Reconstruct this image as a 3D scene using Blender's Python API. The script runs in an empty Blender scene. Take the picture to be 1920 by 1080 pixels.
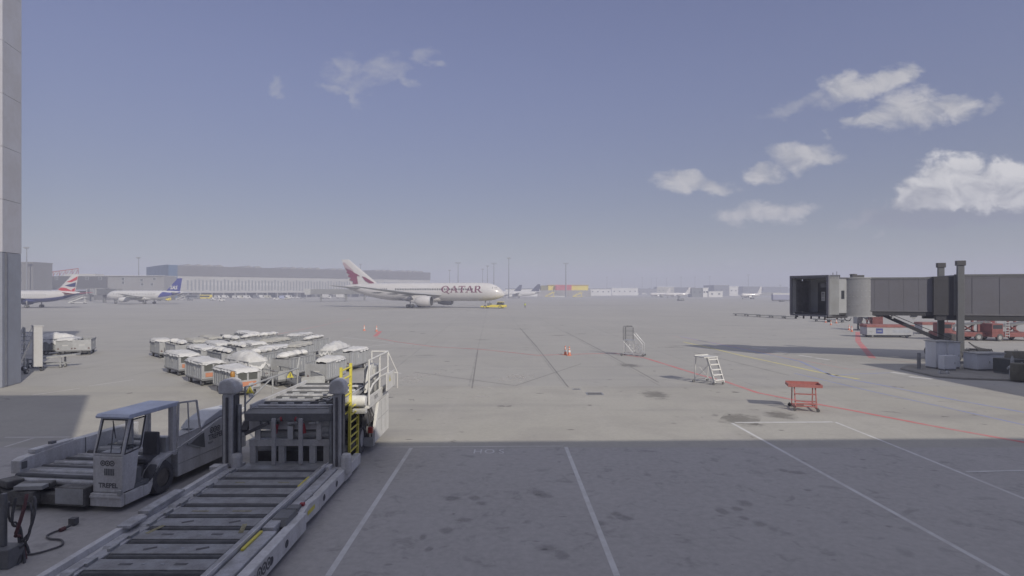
import bpy, bmesh, math, random
from mathutils import Vector, Matrix
R = math.radians
random.seed(7)
scene = bpy.context.scene
col = scene.collection

# ------------------------------------------------------------------ camera, sky, sun, exposure
H = 5.7; F = 1100.0; YH = 546.0          # eye height, focal length and horizon row in a 1920 px wide frame
cam_d = bpy.data.cameras.new('camera'); cam = bpy.data.objects.new('camera', cam_d); col.objects.link(cam)
cam.location = (0, 0, H); cam.rotation_euler = (R(90), 0, 0)
cam_d.sensor_width = 36; cam_d.lens = 36 * F / 1920; cam_d.shift_y = (YH - 540) / 1920
cam_d.clip_start = 0.05; cam_d.clip_end = 30000
scene.camera = cam
scene.view_settings.view_transform = 'Standard'; scene.view_settings.look = 'None'
scene.view_settings.gamma = 1.0; scene.view_settings.exposure = 0.06
scene.render.engine = 'CYCLES'
try:
    scene.cycles.use_denoising = True
    scene.cycles.volume_bounces = 1
    scene.cycles.max_bounces = 6
    scene.cycles.transparent_max_bounces = 12
except Exception: pass

SUN_EL = 30.0; SUN_AZ = 146.6            # azimuth clockwise from +Y (the view direction)
sd = Vector((math.sin(R(SUN_AZ)) * math.cos(R(SUN_EL)), math.cos(R(SUN_AZ)) * math.cos(R(SUN_EL)), math.sin(R(SUN_EL))))
sl = bpy.data.lights.new('sun', 'SUN'); so = bpy.data.objects.new('sun', sl); col.objects.link(so)
sl.energy = 3.25; sl.angle = R(0.55); sl.color = (1.0, 0.93, 0.80)
so.rotation_euler = sd.to_track_quat('Z', 'Y').to_euler(); so.location = (40, -60, 60)

class NT:
    """small helper for wiring nodes"""
    def __init__(s, tree): s.t = tree; s.n = tree.nodes; s.l = tree.links
    def node(s, typ, **kw):
        n = s.n.new(typ)
        for k, v in kw.items(): setattr(n, k, v)
        return n
    def put(s, sock, v):
        if hasattr(v, 'is_output') or isinstance(v, bpy.types.NodeSocket): s.l.new(v, sock)
        else: sock.default_value = v
    def math(s, op, a, b=None, c=None, clamp=False):
        n = s.node('ShaderNodeMath', operation=op, use_clamp=clamp)
        s.put(n.inputs[0], a)
        if b is not None: s.put(n.inputs[1], b)
        if c is not None: s.put(n.inputs[2], c)
        return n.outputs[0]
    def noise(s, vec, scale, detail=4, rough=.55, dist=0):
        n = s.node('ShaderNodeTexNoise'); n.inputs['Scale'].default_value = scale
        n.inputs['Detail'].default_value = detail; n.inputs['Roughness'].default_value = rough
        n.inputs['Distortion'].default_value = dist
        if vec is not None: s.l.new(vec, n.inputs['Vector'])
        return n.outputs['Fac']
    def ramp(s, v, lo, hi, a=0., b=1., smooth=True):
        n = s.node('ShaderNodeMapRange'); n.interpolation_type = 'SMOOTHSTEP' if smooth else 'LINEAR'
        s.put(n.inputs['Value'], v); n.inputs['From Min'].default_value = lo; n.inputs['From Max'].default_value = hi
        n.inputs['To Min'].default_value = a; n.inputs['To Max'].default_value = b
        return n.outputs[0]
    def mix(s, f, a, b):
        n = s.node('ShaderNodeMix', data_type='RGBA')
        s.put(n.inputs['Factor'], f); s.put(n.inputs[6], a); s.put(n.inputs[7], b)
        return n.outputs[2]

def c4(c): return (c[0], c[1], c[2], 1.0)

world = bpy.data.worlds.new('World'); scene.world = world; world.use_nodes = True
def build_world():
    w = NT(world.node_tree); w.n.clear()
    out = w.node('ShaderNodeOutputWorld')
    sky = w.node('ShaderNodeTexSky', sky_type='NISHITA', sun_disc=False)
    sky.sun_elevation = R(SUN_EL); sky.sun_rotation = R(SUN_AZ)
    sky.altitude = 0; sky.air_density = 1.0; sky.dust_density = 0.15; sky.ozone_density = 3.0
    hs = w.node('ShaderNodeHueSaturation'); hs.inputs['Saturation'].default_value = SKY_SAT
    hs.inputs['Hue'].default_value = SKY_HUE; hs.inputs['Value'].default_value = 1.15
    gm = w.node('ShaderNodeGamma'); gm.inputs['Gamma'].default_value = .50; w.l.new(sky.outputs[0], gm.inputs['Color'])
    w.l.new(gm.outputs[0], hs.inputs['Color'])
    bg = w.node('ShaderNodeBackground'); w.l.new(hs.outputs[0], bg.inputs['Color']); bg.inputs['Strength'].default_value = SKY_STR
    se = w.node('ShaderNodeSeparateXYZ'); te = w.node('ShaderNodeTexCoord'); w.l.new(te.outputs['Generated'], se.inputs[0])
    w.l.new(w.ramp(se.outputs[2], 0, .38, SKY_STR * .74, SKY_STR), bg.inputs['Strength'])   # sky strength reduced towards the horizon
    # clouds: they belong to the sky, fixed in world directions (u = x/y, v = z/y)
    tc = w.node('ShaderNodeTexCoord'); sep = w.node('ShaderNodeSeparateXYZ'); w.l.new(tc.outputs['Generated'], sep.inputs[0])
    yy = w.math('MAXIMUM', sep.outputs[1], 0.02)
    u = w.math('DIVIDE', sep.outputs[0], yy); v = w.math('DIVIDE', sep.outputs[2], yy)
    cm0 = w.node('ShaderNodeCombineXYZ'); w.l.new(w.math('MULTIPLY', u, 16.0), cm0.inputs[0]); w.l.new(w.math('MULTIPLY', v, 26.0), cm0.inputs[1])
    wn = w.node('ShaderNodeTexNoise'); wn.inputs['Scale'].default_value = 1.0; wn.inputs['Detail'].default_value = 4; wn.inputs['Roughness'].default_value = .6; w.l.new(cm0.outputs[0], wn.inputs['Vector'])
    ws = w.node('ShaderNodeSeparateColor'); w.l.new(wn.outputs['Color'], ws.inputs[0])
    uw = w.math('ADD', u, w.math('MULTIPLY', w.math('SUBTRACT', ws.outputs[0], .5), .085)); vw = w.math('ADD', v, w.math('MULTIPLY', w.math('SUBTRACT', ws.outputs[1], .5), .050))
    cmb = w.node('ShaderNodeCombineXYZ')
    w.l.new(w.math('MULTIPLY', u, 12.0), cmb.inputs[0]); w.l.new(w.math('MULTIPLY', v, 19.0), cmb.inputs[1])
    nz = w.noise(cmb.outputs[0], 1.6, 9, .56, .6)
    nz2 = w.noise(cmb.outputs[0], 4.0, 7, .54, .4)
    nzz = w.math('ADD', w.math('MULTIPLY', nz, .7), w.math('MULTIPLY', nz2, .3))
    def field(cl):
        acc = None
        for (cx, cy, rx, ry, tilt) in cl:
            uc, vc = (cx - 960) / F, (YH - cy) / F
            du = w.math('SUBTRACT', uw, uc); dv = w.math('SUBTRACT', vw, vc)
            dv = w.math('SUBTRACT', dv, w.math('MULTIPLY', du, tilt))
            a = w.math('MULTIPLY', du, F / rx); b = w.math('MULTIPLY', dv, F / ry)
            e = w.math('ADD', w.math('MULTIPLY', a, a), w.math('MULTIPLY', b, b))
            m = w.math('SUBTRACT', 1.0, e)
            acc = m if acc is None else w.math('SMOOTH_MAX', acc, m, .25)
        return w.math('MAXIMUM', acc, -3.0)
    def alpha(cl, k, lo, hi, top):
        d = w.math('ADD', field(cl), w.math('MULTIPLY', w.math('SUBTRACT', nzz, .5), k))
        return w.ramp(d, lo, hi, 0, top)
    thick = [(1590,160,48,28,.05),(1655,150,70,24,.28),(1690,140,40,20,.2),(1705,205,70,40,.1),(1770,203,60,25,.1),(1650,218,60,20,.2),
             (1500,295,62,24,.1),(1545,300,50,14,.05),(1430,325,36,18,.1),(1290,340,55,20,-.1),(1340,352,45,14,-.1),
             (1440,400,85,18,.06),(1385,406,60,14,0),(1490,398,50,13,.05)]
    big = [(1790,336,88,54,.05),(1855,345,88,52,0),(1722,368,70,30,.2),(1770,360,100,38,0),(1915,358,84,44,0)]
    thin = [(700,140,60,26,.45),(740,128,30,18,.2),(640,168,45,10,-.1),(795,100,24,16,.2),(820,125,25,8,-.2),(523,160,17,14,0),(680,186,16,14,0),(760,150,30,10,-.4),(640,130,30,30,.2),
            (1500,195,65,16,.35),(1560,185,40,16,.3),(1855,195,22,20,.4),(1640,440,14,8,0),(1615,408,45,9,.25),(1540,248,12,8,.3),
            (270,492,42,9,0),(170,495,30,8,0),(410,498,26,6,0),(1210,508,45,7,0),(1375,489,30,7,0),(1300,512,30,6,0),(610,501,30,6,0),(870,505,40,6,0)]
    base = [(1760,404,165,20,.04),(1880,400,130,22,0)]
    def bgd(c, s):
        n = w.node('ShaderNodeBackground'); w.put(n.inputs['Color'], c); n.inputs['Strength'].default_value = s; return n.outputs[0]
    cur = bg.outputs[0]
    def over(a, shader):
        nonlocal cur
        m = w.node('ShaderNodeMixShader'); w.l.new(a, m.inputs[0]); w.l.new(cur, m.inputs[1]); w.l.new(shader, m.inputs[2]); cur = m.outputs[0]
    over(alpha(thin, 4.6, -.35, 1.9, .52), bgd(c4((.56, .56, .60)), CLOUD))
    over(alpha(base, 1.4, -.5, .8, .75), bgd(c4((.27, .30, .39)), CLOUD))
    over(alpha(thick, 3.2, -.6, 1.1, .88), bgd(w.mix(w.ramp(nz, .35, .65), c4((.50, .51, .56)), c4((.68, .67, .69))), CLOUD))
    lit = w.ramp(w.math('ADD', w.math('MULTIPLY', v, 4.0), w.math('ADD', w.math('MULTIPLY', nz, 1.3), w.math('MULTIPLY', u, .45))), 1.35, 1.95)
    over(alpha(big, 2.6, -.12, .62, .95), bgd(w.mix(lit, c4((.40, .42, .49)), c4((.86, .85, .86))), CLOUD))
    # unseen broken cloud overhead, added as bright fill for the shade
    nz3 = w.noise(tc.outputs['Generated'], 2.2, 8, .58)
    over(w.math('MULTIPLY', w.ramp(sep.outputs[2], .56, .72), w.ramp(nz3, .44, .58, 0, .9)), bgd(c4((1.0, .98, .97)), CLOUD))
    w.l.new(cur, out.inputs['Surface'])
HAZE = 0.00115; SKY_STR = 0.148; SKY_SAT = 1.27; SKY_HUE = 0.540; CLOUD = 0.8
build_world()
world.cycles.sampling_method = 'MANUAL'; world.cycles.sample_map_resolution = 1024

# ------------------------------------------------------------------ helpers
def G(x, y, z=0.0):
    """point of height z that lies at photo column x, row y"""
    Y = F * (H - z) / (y - YH)
    return Vector(((x - 960) * Y / F, Y, z))
def AT(x, y, Y): return Vector(((x - 960) * Y / F, Y, H + (YH - y) * Y / F))

MATS = {}
def M(name, c, rough=.55, metal=0., dirt=.18, scale=2.0, spec=.4, bump=0., rnd=0., streak=False, coat=0.):
    if name in MATS: return MATS[name]
    m = bpy.data.materials.new(name); m.use_nodes = True; w = NT(m.node_tree)
    b = w.n['Principled BSDF']; tc = w.node('ShaderNodeTexCoord')
    vec = tc.outputs['Object']
    if streak:
        mp = w.node('ShaderNodeMapping'); mp.inputs['Scale'].default_value = (1, 1, .12); w.l.new(vec, mp.inputs[0]); vec2 = mp.outputs[0]
    else: vec2 = vec
    n1 = w.noise(vec2, scale, 6, .62); n2 = w.noise(vec, scale * 9, 3, .6)
    f = w.math('ADD', w.math('MULTIPLY', n1, .7), w.math('MULTIPLY', n2, .3))
    f = w.ramp(f, .34, .66)
    dk = tuple(x * (1 - dirt) * k for x, k in zip(c, (1.0, .985, .96)))
    cc = w.mix(f, c4(dk), c4(c))
    if rnd:
        oi = w.node('ShaderNodeObjectInfo'); hv = w.node('ShaderNodeHueSaturation')
        w.l.new(w.ramp(oi.outputs['Random'], 0, 1, 1 - rnd, 1 + rnd * .5, False), hv.inputs['Value']); w.l.new(cc, hv.inputs['Color']); cc = hv.outputs[0]
    w.l.new(cc, b.inputs['Base Color'])
    w.l.new(w.ramp(n1, .3, .7, rough + .1, max(.05, rough - .08)), b.inputs['Roughness'])
    b.inputs['Metallic'].default_value = metal; b.inputs['Specular IOR Level'].default_value = spec
    if coat: b.inputs['Coat Weight'].default_value = coat; b.inputs['Coat Roughness'].default_value = .1
    if bump:
        bp = w.node('ShaderNodeBump'); bp.inputs['Strength'].default_value = bump; bp.inputs['Distance'].default_value = .02
        w.l.new(n2, bp.inputs['Height']); w.l.new(bp.outputs[0], b.inputs['Normal'])
    MATS[name] = m; return m
def glass_mat(name, tint, alpha=.3):
    m = bpy.data.materials.new(name); m.use_nodes = True; w = NT(m.node_tree); b = w.n['Principled BSDF']
    b.inputs['Base Color'].default_value = c4(tint); b.inputs['Roughness'].default_value = .06
    b.inputs['Alpha'].default_value = alpha; b.inputs['Specular IOR Level'].default_value = .6
    MATS[name] = m; return m

class MB:
    def __init__(s): s.v = []; s.f = []; s.m = []
    def add(s, vs, fs, m=0):
        o = len(s.v); s.v += [tuple(v) for v in vs]
        for f in fs: s.f.append([i + o for i in f]); s.m.append(m)
        return s
    def box(s, c, d, m=0, rz=0, rx=0, ry=0):
        hx, hy, hz = d[0] / 2, d[1] / 2, d[2] / 2
        mt = Matrix.Rotation(rz, 3, 'Z') @ Matrix.Rotation(ry, 3, 'Y') @ Matrix.Rotation(rx, 3, 'X')
        vs = [mt @ Vector((x, y, z)) + Vector(c) for z in (-hz, hz) for y in (-hy, hy) for x in (-hx, hx)]
        return s.add(vs, [(0, 2, 3, 1), (4, 5, 7, 6), (0, 1, 5, 4), (2, 6, 7, 3), (0, 4, 6, 2), (1, 3, 7, 5)], m)
    def bb(s, x0, x1, y0, y1, z0, z1, m=0):
        return s.box(((x0 + x1) / 2, (y0 + y1) / 2, (z0 + z1) / 2), (x1 - x0, y1 - y0, z1 - z0), m)
    def beam(s, p, q, w, h, m=0):
        p, q = Vector(p), Vector(q); d = (q - p); L = d.length
        if L < 1e-6: return s
        d.normalize(); up = Vector((0, 0, 1)) if abs(d.z) < .95 else Vector((0, 1, 0))
        sx = d.cross(up).normalized(); sz = sx.cross(d).normalized()
        vs = [pt + sx * a * w / 2 + sz * b * h / 2 for pt in (p, q) for a, b in ((-1, -1), (1, -1), (1, 1), (-1, 1))]
        return s.add(vs, [(0, 3, 2, 1), (4, 5, 6, 7), (0, 1, 5, 4), (1, 2, 6, 5), (2, 3, 7, 6), (3, 0, 4, 7)], m)
    def tube(s, pts, r, n=8, m=0, r1=None):
        pts = [Vector(p) for p in pts]; k = len(pts); rings = []
        for i, p in enumerate(pts):
            d = (pts[min(i + 1, k - 1)] - pts[max(i - 1, 0)]).normalized()
            up = Vector((0, 0, 1)) if abs(d.z) < .9 else Vector((1, 0, 0))
            a = d.cross(up).normalized(); b = a.cross(d).normalized()
            rr = r if r1 is None else r + (r1 - r) * i / max(1, k - 1)
            rings.append([p + (a * math.cos(2 * math.pi * j / n) + b * math.sin(2 * math.pi * j / n)) * rr for j in range(n)])
        return s.loft(rings, m)
    def loft(s, rings, m=0, cap=True, mf=None):
        n = len(rings[0]); o = len(s.v)
        for r in rings: s.v += [tuple(v) for v in r]
        for i in range(len(rings) - 1):
            for j in range(n):
                s.f.append([o + i * n + j, o + i * n + (j + 1) % n, o + (i + 1) * n + (j + 1) % n, o + (i + 1) * n + j])
                s.m.append(m if mf is None else mf(i, j))
        if cap:
            s.f.append([o + j for j in range(n)][::-1]); s.m.append(m if mf is None else mf(0, 0))
            s.f.append([o + (len(rings) - 1) * n + j for j in range(n)]); s.m.append(m if mf is None else mf(len(rings) - 2, 0))
        return s
    def lathe(s, prof, axis='z', c=(0, 0, 0), n=20, m=0, cap=True):
        rings = []
        for (r, t) in prof:
            ring = []
            for j in range(n):
                a = 2 * math.pi * j / n; x, y = r * math.cos(a), r * math.sin(a)
                p = {'z': (x, y, t), 'x': (t, x, y), 'y': (y, t, x)}[axis]
                ring.append((p[0] + c[0], p[1] + c[1], p[2] + c[2]))
            rings.append(ring)
        return s.loft(rings, m, cap)
    def prism(s, poly, axis, a, b, m=0):
        """poly of 2-D points in the other two axes, extruded from a to b along axis"""
        def P(p, t): return {'x': (t, p[0], p[1]), 'y': (p[0], t, p[1]), 'z': (p[0], p[1], t)}[axis]
        n = len(poly); vs = [P(p, a) for p in poly] + [P(p, b) for p in poly]
        fs = [tuple(range(n))[::-1], tuple(range(n, 2 * n))] + [(i, (i + 1) % n, n + (i + 1) % n, n + i) for i in range(n)]
        return s.add(vs, fs, m)
    def quad(s, a, b, c, d, m=0): return s.add([a, b, c, d], [(0, 1, 2, 3)], m)
    def each(s, name, mats, parent=None, **k):
        """one object per loose piece"""
        par = list(range(len(s.v)))
        def root(i):
            while par[i] != i: par[i] = par[par[i]]; i = par[i]
            return i
        for f in s.f:
            for i in f[1:]: par[root(i)] = root(f[0])
        groups = {}
        for f, m in zip(s.f, s.m): groups.setdefault(root(f[0]), []).append((f, m))
        out = []
        for fs in groups.values():
            ids = sorted({i for f, _ in fs for i in f}); mp = {v: j for j, v in enumerate(ids)}
            q = MB(); q.v = [s.v[i] for i in ids]; q.f = [[mp[i] for i in f] for f, _ in fs]; q.m = [m for _, m in fs]
            out.append(q.build(name, mats, parent, **k))
        return out
    def build(s, name, mats, parent=None, smooth=False, bev=0., world=False, loc=None, rz=0., recalc=True):
        me = bpy.data.meshes.new(name)
        off = Vector((0, 0, 0))
        if world and parent is not None:
            t = parent
            while t: off += t.location; t = t.parent
        me.from_pydata([tuple(Vector(v) - off) for v in s.v], [], s.f)
        if not isinstance(mats, (list, tuple)): mats = [mats]
        for mt in mats: me.materials.append(mt)
        me.polygons.foreach_set('material_index', s.m)
        if recalc:
            bm = bmesh.new(); bm.from_mesh(me); bmesh.ops.recalc_face_normals(bm, faces=bm.faces); bm.to_mesh(me); bm.free()
        if smooth:
            me.polygons.foreach_set('use_smooth', [True] * len(me.polygons)); me.set_sharp_from_angle(angle=R(38))
        me.update()
        o = bpy.data.objects.new(name, me); col.objects.link(o)
        if parent is not None: o.parent = parent
        if loc is not None: o.location = loc
        o.rotation_euler.z = rz
        if bev:
            b = o.modifiers.new('bevel', 'BEVEL'); b.width = bev; b.segments = 2; b.limit_method = 'ANGLE'; b.angle_limit = R(50)
        return o
def tag(o, label=None, cat=None, group=None, kind=None):
    if label: o['label'] = label
    if cat: o['category'] = cat
    if group: o['group'] = group
    if kind: o['kind'] = kind
    return o
def thing(name, label, cat, loc=(0, 0, 0), rz=0., group=None):
    o = bpy.data.objects.new(name, None); col.objects.link(o); o.empty_display_size = .2
    o.location = loc; o.rotation_euler = (0, 0, rz)
    return tag(o, label, cat, group)
def copy_tree(o, parent=None):
    c = o.copy(); col.objects.link(c); c.parent = parent
    for ch in list(o.children): copy_tree(ch, c)
    return c
def place(o, loc, rz, label, sc=None):
    o.location = loc; o.rotation_euler = (0, 0, rz); o['label'] = label
    if sc: o.scale = sc
    return o
def text_mesh(txt, size, shear=0., bold=0.):
    """2-D tessellated lettering: verts (x right, y up), faces"""
    cu = bpy.data.curves.new('t', 'FONT'); cu.body = txt; cu.size = size; cu.shear = shear; cu.offset = bold; cu.resolution_u = 3
    cu.align_x = 'CENTER'; cu.align_y = 'CENTER'
    ob = bpy.data.objects.new('t', cu); col.objects.link(ob)
    dg = bpy.context.evaluated_depsgraph_get(); me = bpy.data.meshes.new_from_object(ob.evaluated_get(dg))
    vs = [v.co.copy() for v in me.vertices]; fs = [tuple(p.vertices) for p in me.polygons]
    bpy.data.objects.remove(ob); bpy.data.curves.remove(cu); bpy.data.meshes.remove(me)
    return vs, fs
def flat_text(mb, txt, size, o, ex, ey, m=0, **k):
    vs, fs = text_mesh(txt, size, **k); o, ex, ey = Vector(o), Vector(ex), Vector(ey)
    return mb.add([o + ex * v.x + ey * v.y for v in vs], fs, m)

white = M('white_paint', (.62, .62, .61), .45, 0, .22, 1.5, streak=True)
white_clean = M('clean_white_paint', (.72, .72, .71), .3, 0, .08, .5)
greyp = M('grey_paint', (.34, .35, .37), .5, 0, .25, 2)
dgrey = M('dark_grey_paint', (.20, .205, .215), .5, 0, .25, 2)
lgrey = M('light_grey_paint', (.42, .43, .44), .5, 0, .25, 1.5)
rubber = M('rubber', (.12, .12, .128), .8, 0, .3, 5)
black = M('black_steel', (.13, .13, .14), .55, 0, .3, 3)
steel = M('galvanised_steel', (.42, .43, .45), .42, .6, .3, 4)
alu = M('aluminium', (.62, .63, .65), .38, .55, .15, 4)
yellow = M('yellow_paint', (.76, .68, .12), .5, 0, .2, 3)
yellow_far = M('yellow_body_paint', (.80, .66, .08), .4, 0, .1, 1)
redp = M('red_paint', (.42, .165, .155), .5, 0, .25, 3)
orange = M('orange_plastic', (.66, .22, .13), .5, 0, .12, 3)
tarp_white = M('white_tarpaulin', (.70, .70, .69), .5, 0, .2, 3, bump=.3)
blue = M('blue_paint', (.05, .06, .28), .4, 0, .1, 1)
tintglass = glass_mat('cab_glass', (.10, .12, .13), .28)
darkglass = M('dark_window_glass', (.035, .04, .05), .12, 0, .1, 1, spec=.6)
# ------------------------------------------------------------------ apron and its markings
def apron_material():
    m = bpy.data.materials.new('apron_concrete'); m.use_nodes = True; w = NT(m.node_tree); b = w.n['Principled BSDF']
    tc = w.node('ShaderNodeTexCoord'); vec = tc.outputs['Object']
    def mapped(sx, sy, rot=0):
        mp = w.node('ShaderNodeMapping'); mp.inputs['Scale'].default_value = (sx, sy, 1); mp.inputs['Rotation'].default_value = (0, 0, rot)
        w.l.new(vec, mp.inputs[0]); return mp.outputs[0]
    big = w.noise(vec, .045, 5, .6); mid = w.noise(vec, .35, 6, .62, .4); fine = w.noise(vec, 5, 5, .7)
    str1 = w.noise(mapped(.03, .35, R(8)), 1.0, 5, .6); str2 = w.noise(mapped(.4, .02, R(-12)), 1.0, 4, .6)
    base = w.mix(w.ramp(big, .3, .7), c4((.395, .382, .345)), c4((.45, .437, .40)))
    base = w.mix(w.math('MULTIPLY', w.ramp(mid, .42, .70), .46), base, c4((.31, .293, .275)))
    base = w.mix(w.math('MULTIPLY', w.ramp(str1, .52, .70), .52), base, c4((.29, .28, .272)))
    base = w.mix(w.math('MULTIPLY', w.ramp(str2, .54, .72), .36), base, c4((.50, .48, .455)))
    base = w.mix(w.math('MULTIPLY', w.ramp(fine, .35, .65), .26), base, c4((.30, .285, .27)))
    # oil drips and rubber scuffs
    drip = w.noise(mapped(1.0, 1.0), 1.1, 3, .5, .6); spot = w.noise(vec, .16, 2, .5)
    dm = w.math('MULTIPLY', w.ramp(drip, .63, .72), w.ramp(spot, .46, .62))
    base = w.mix(w.math('MULTIPLY', dm, .75), base, c4((.16, .152, .147)))
    # the service strip by the terminal is darker asphalt
    sp = w.node('ShaderNodeSeparateXYZ'); w.l.new(vec, sp.inputs[0])
    edge = w.math('ADD', sp.outputs[1], w.math('MULTIPLY', w.math('SUBTRACT', mid, .5), .12))
    asp = w.mix(w.ramp(fine, .3, .7), c4((.37, .358, .35)), c4((.44, .425, .415)))
    d2 = w.noise(vec, 1.5, 5, .65, .5)
    asp = w.mix(w.math('MULTIPLY', w.ramp(d2, .55, .68), .55), asp, c4((.24, .235, .23)))
    asp = w.mix(w.math('MULTIPLY', w.ramp(mid, .4, .7), .3), asp, c4((.46, .445, .435)))
    base = w.mix(w.ramp(edge, 21.3, 21.5, 1, 0), base, asp)
    sx, sy = sp.outputs[0], sp.outputs[1]
    gx = w.math('DIVIDE', w.math('SUBTRACT', w.math('ADD', sx, w.math('MULTIPLY', sy, .035)), -1.35), 5.75); gy = w.math('DIVIDE', w.math('SUBTRACT', sy, 35.2), 7.6)
    cell = w.node('ShaderNodeCombineXYZ'); w.l.new(w.math('FLOOR', gx), cell.inputs[0]); w.l.new(w.math('FLOOR', gy), cell.inputs[1])
    wnn = w.node('ShaderNodeTexWhiteNoise', noise_dimensions='2D'); w.l.new(cell.outputs[0], wnn.inputs['Vector'])
    zone = w.ramp(sy, 35.0, 35.4)
    jx = w.math('ABSOLUTE', w.math('SUBTRACT', w.math('FRACT', gx), .5)); jy = w.math('ABSOLUTE', w.math('SUBTRACT', w.math('FRACT', gy), .5))
    jm = w.math('MAXIMUM', w.ramp(jx, .487, .494), w.ramp(jy, .490, .496))
    base = w.mix(w.math('MULTIPLY', zone, w.math('MULTIPLY', wnn.outputs['Value'], .28)), base, c4((.33, .325, .315)))
    base = w.mix(w.math('MULTIPLY', zone, .30), base, c4((.40, .395, .39)))
    base = w.mix(w.math('MULTIPLY', zone, w.math('MULTIPLY', jm, w.ramp(mid, .35, .6, .10, .38))), base, c4((.22, .215, .21)))
    w.l.new(base, b.inputs['Base Color'])
    w.l.new(w.ramp(mid, .3, .7, .92, .78), b.inputs['Roughness']); b.inputs['Specular IOR Level'].default_value = .25
    bp = w.node('ShaderNodeBump'); bp.inputs['Strength'].default_value = .25; bp.inputs['Distance'].default_value = .01
    w.l.new(fine, bp.inputs['Height']); w.l.new(bp.outputs[0], b.inputs['Normal'])
    return m
g = MB()
S = 9000
g.quad((-S, -400, 0), (S, -400, 0), (S, S, 0), (-S, S, 0))
tag(g.build('apron', apron_material()), kind='structure')

def paint(name, c, wear=.45):
    m = bpy.data.materials.new(name); m.use_nodes = True; w = NT(m.node_tree); b = w.n['Principled BSDF']
    tc = w.node('ShaderNodeTexCoord'); n1 = w.noise(tc.outputs['Object'], 2.5, 6, .7); n2 = w.noise(tc.outputs['Object'], .4, 3, .6)
    f = w.ramp(w.math('ADD', w.math('MULTIPLY', n1, .6), w.math('MULTIPLY', n2, .4)), .40, .62)
    cc = w.mix(w.math('MULTIPLY', f, wear), c4(c), c4((.42, .405, .385)))
    w.l.new(cc, b.inputs['Base Color']); b.inputs['Roughness'].default_value = .8; b.inputs['Specular IOR Level'].default_value = .2
    return m
p_white = paint('worn_white_marking', (.64, .64, .64)); p_faint = paint('faded_white_marking', (.58, .57, .555), .8)
p_red = paint('worn_red_marking', (.58, .20, .20)); p_yel = paint('worn_yellow_marking', (.62, .57, .24), .6); p_blue = paint('worn_blue_marking', (.28, .32, .54), .6)
p_seam = M('dark_joint_sealant', (.29, .283, .275), .9, 0, .3, 3)
p_patch = M('dark_repair_asphalt', (.20, .20, .205), .9, 0, .3, 2)
p_redf = paint('faded_red_marking', (.55, .30, .29), .8)
p_stain = M('damp_concrete_stain', (.25, .238, .222), .9, 0, .25, 1)
LZ = [0.004]
def line(name, pts, wid, mat, z=None, px=True):
    P = [G(x, y) if px else Vector((x, y, 0)) for x, y in pts]; mb = MB(); z = LZ[0] if z is None else z
    lefts = []; n = len(P)
    for i in range(n):
        d = (P[min(i + 1, n - 1)] - P[max(i - 1, 0)]); d.z = 0; d.normalize(); s_ = Vector((-d.y, d.x, 0)) * wid / 2
        lefts.append((P[i] + s_, P[i] - s_))
    for i in range(n - 1):
        a, b = lefts[i]; c, d = lefts[i + 1]
        k = max(1, int((P[i + 1] - P[i]).length / 6))
        for j in range(k):
            t0, t1 = j / k, (j + 1) / k
            q = [a.lerp(c, t0), b.lerp(d, t0), b.lerp(d, t1), a.lerp(c, t1)]
            mb.quad(*[(v.x, v.y, z) for v in q])
    return tag(mb.build(name, mat), kind='structure')
W_ = .13
line('bay_line', [(771, 840), (615, 1080)], W_, p_white); line('bay_line', [(1061, 838), (1157, 1080)], W_, p_white)
line('bay_line', [(700, 838.5), (1056, 836.5)], .10, p_faint, .004)
line('bay_line', [(1372, 793), (1890, 1080)], W_, p_white)
line('bay_line', [(1378, 792.5), (1562, 791.5)], .2, p_white, .008); line('bay_line', [(1566, 791.5), (1700, 845), (1935, 941)], .12, p_white, .004)
line('bay_line', [(1812, 885), (1935, 882)], .12, p_white, .008)
line('red_boundary_line', [(713, 621), (703, 631)], .55, p_red)
line('red_boundary_line', [(703, 633), (744, 641), (812, 650), (900, 655), (960, 661), (1005, 666)], .22, p_red, .008)
line('red_boundary_line', [(1005, 666.2), (1049, 665), (1150, 662), (1209, 671), (1312, 703), (1362, 716), (1419, 736), (1484, 749), (1594, 769), (1750, 799), (1935, 832)], .27, p_red, .004)
line('red_boundary_line', [(520, 627), (600, 611), (660, 597)], .25, p_redf)
line('red_boundary_line', [(1608, 622), (1609, 640), (1636, 671.5)], .55, p_red)
line('red_boundary_line', [(1260, 630), (1360, 646.6), (1430, 660), (1506, 676), (1590, 692), (1660, 693)], .16, p_redf)
line('red_boundary_line', [(1636, 673), (1720, 680)], .16, p_redf)
line('yellow_lane_line', [(1281, 641), (1330, 652), (1392, 667), (1462, 682), (1535, 698), (1611, 711)], .3, p_yel)
line('blue_lane_line', [(1275, 631), (1380, 652), (1500, 677.5), (1564, 706), (1663, 724), (1760, 744), (1935, 776)], .22, p_blue)
line('blue_lane_line', [(1566, 704), (1610, 701), (1669, 699)], .2, p_blue)
line('blue_lane_line', [(1490, 700), (1640, 735), (1800, 770), (1935, 800)], .14, p_blue)
for a, b in (((1410, 652), (1438, 653.5)), ((1452, 658), (1478, 661)), ((1498, 666), (1524, 670)), ((1528, 671), (1556, 675)), ((1672, 698), (1700, 702)), ((1705, 706), (1748, 711))):
    line('white_dash', [a, b], .42, p_white)
for pts in ([(283, 664), (322, 678)], [(495, 721.5), (521, 729)], [(534, 712), (576, 721)], [(640, 632), (739, 643)], [(676, 652), (739, 643.6)], [(741, 643.4), (806, 649.5)],
            [(727, 695), (752, 700)], [(718, 704), (752, 700.4)], [(9, 820), (132, 819.5)], [(9, 838), (64, 821)], [(165, 724), (250, 712)], [(60, 741), (150, 728)]):
    line('stand_line', pts, .13, p_white if pts[0][0] > 200 else p_faint)
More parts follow.
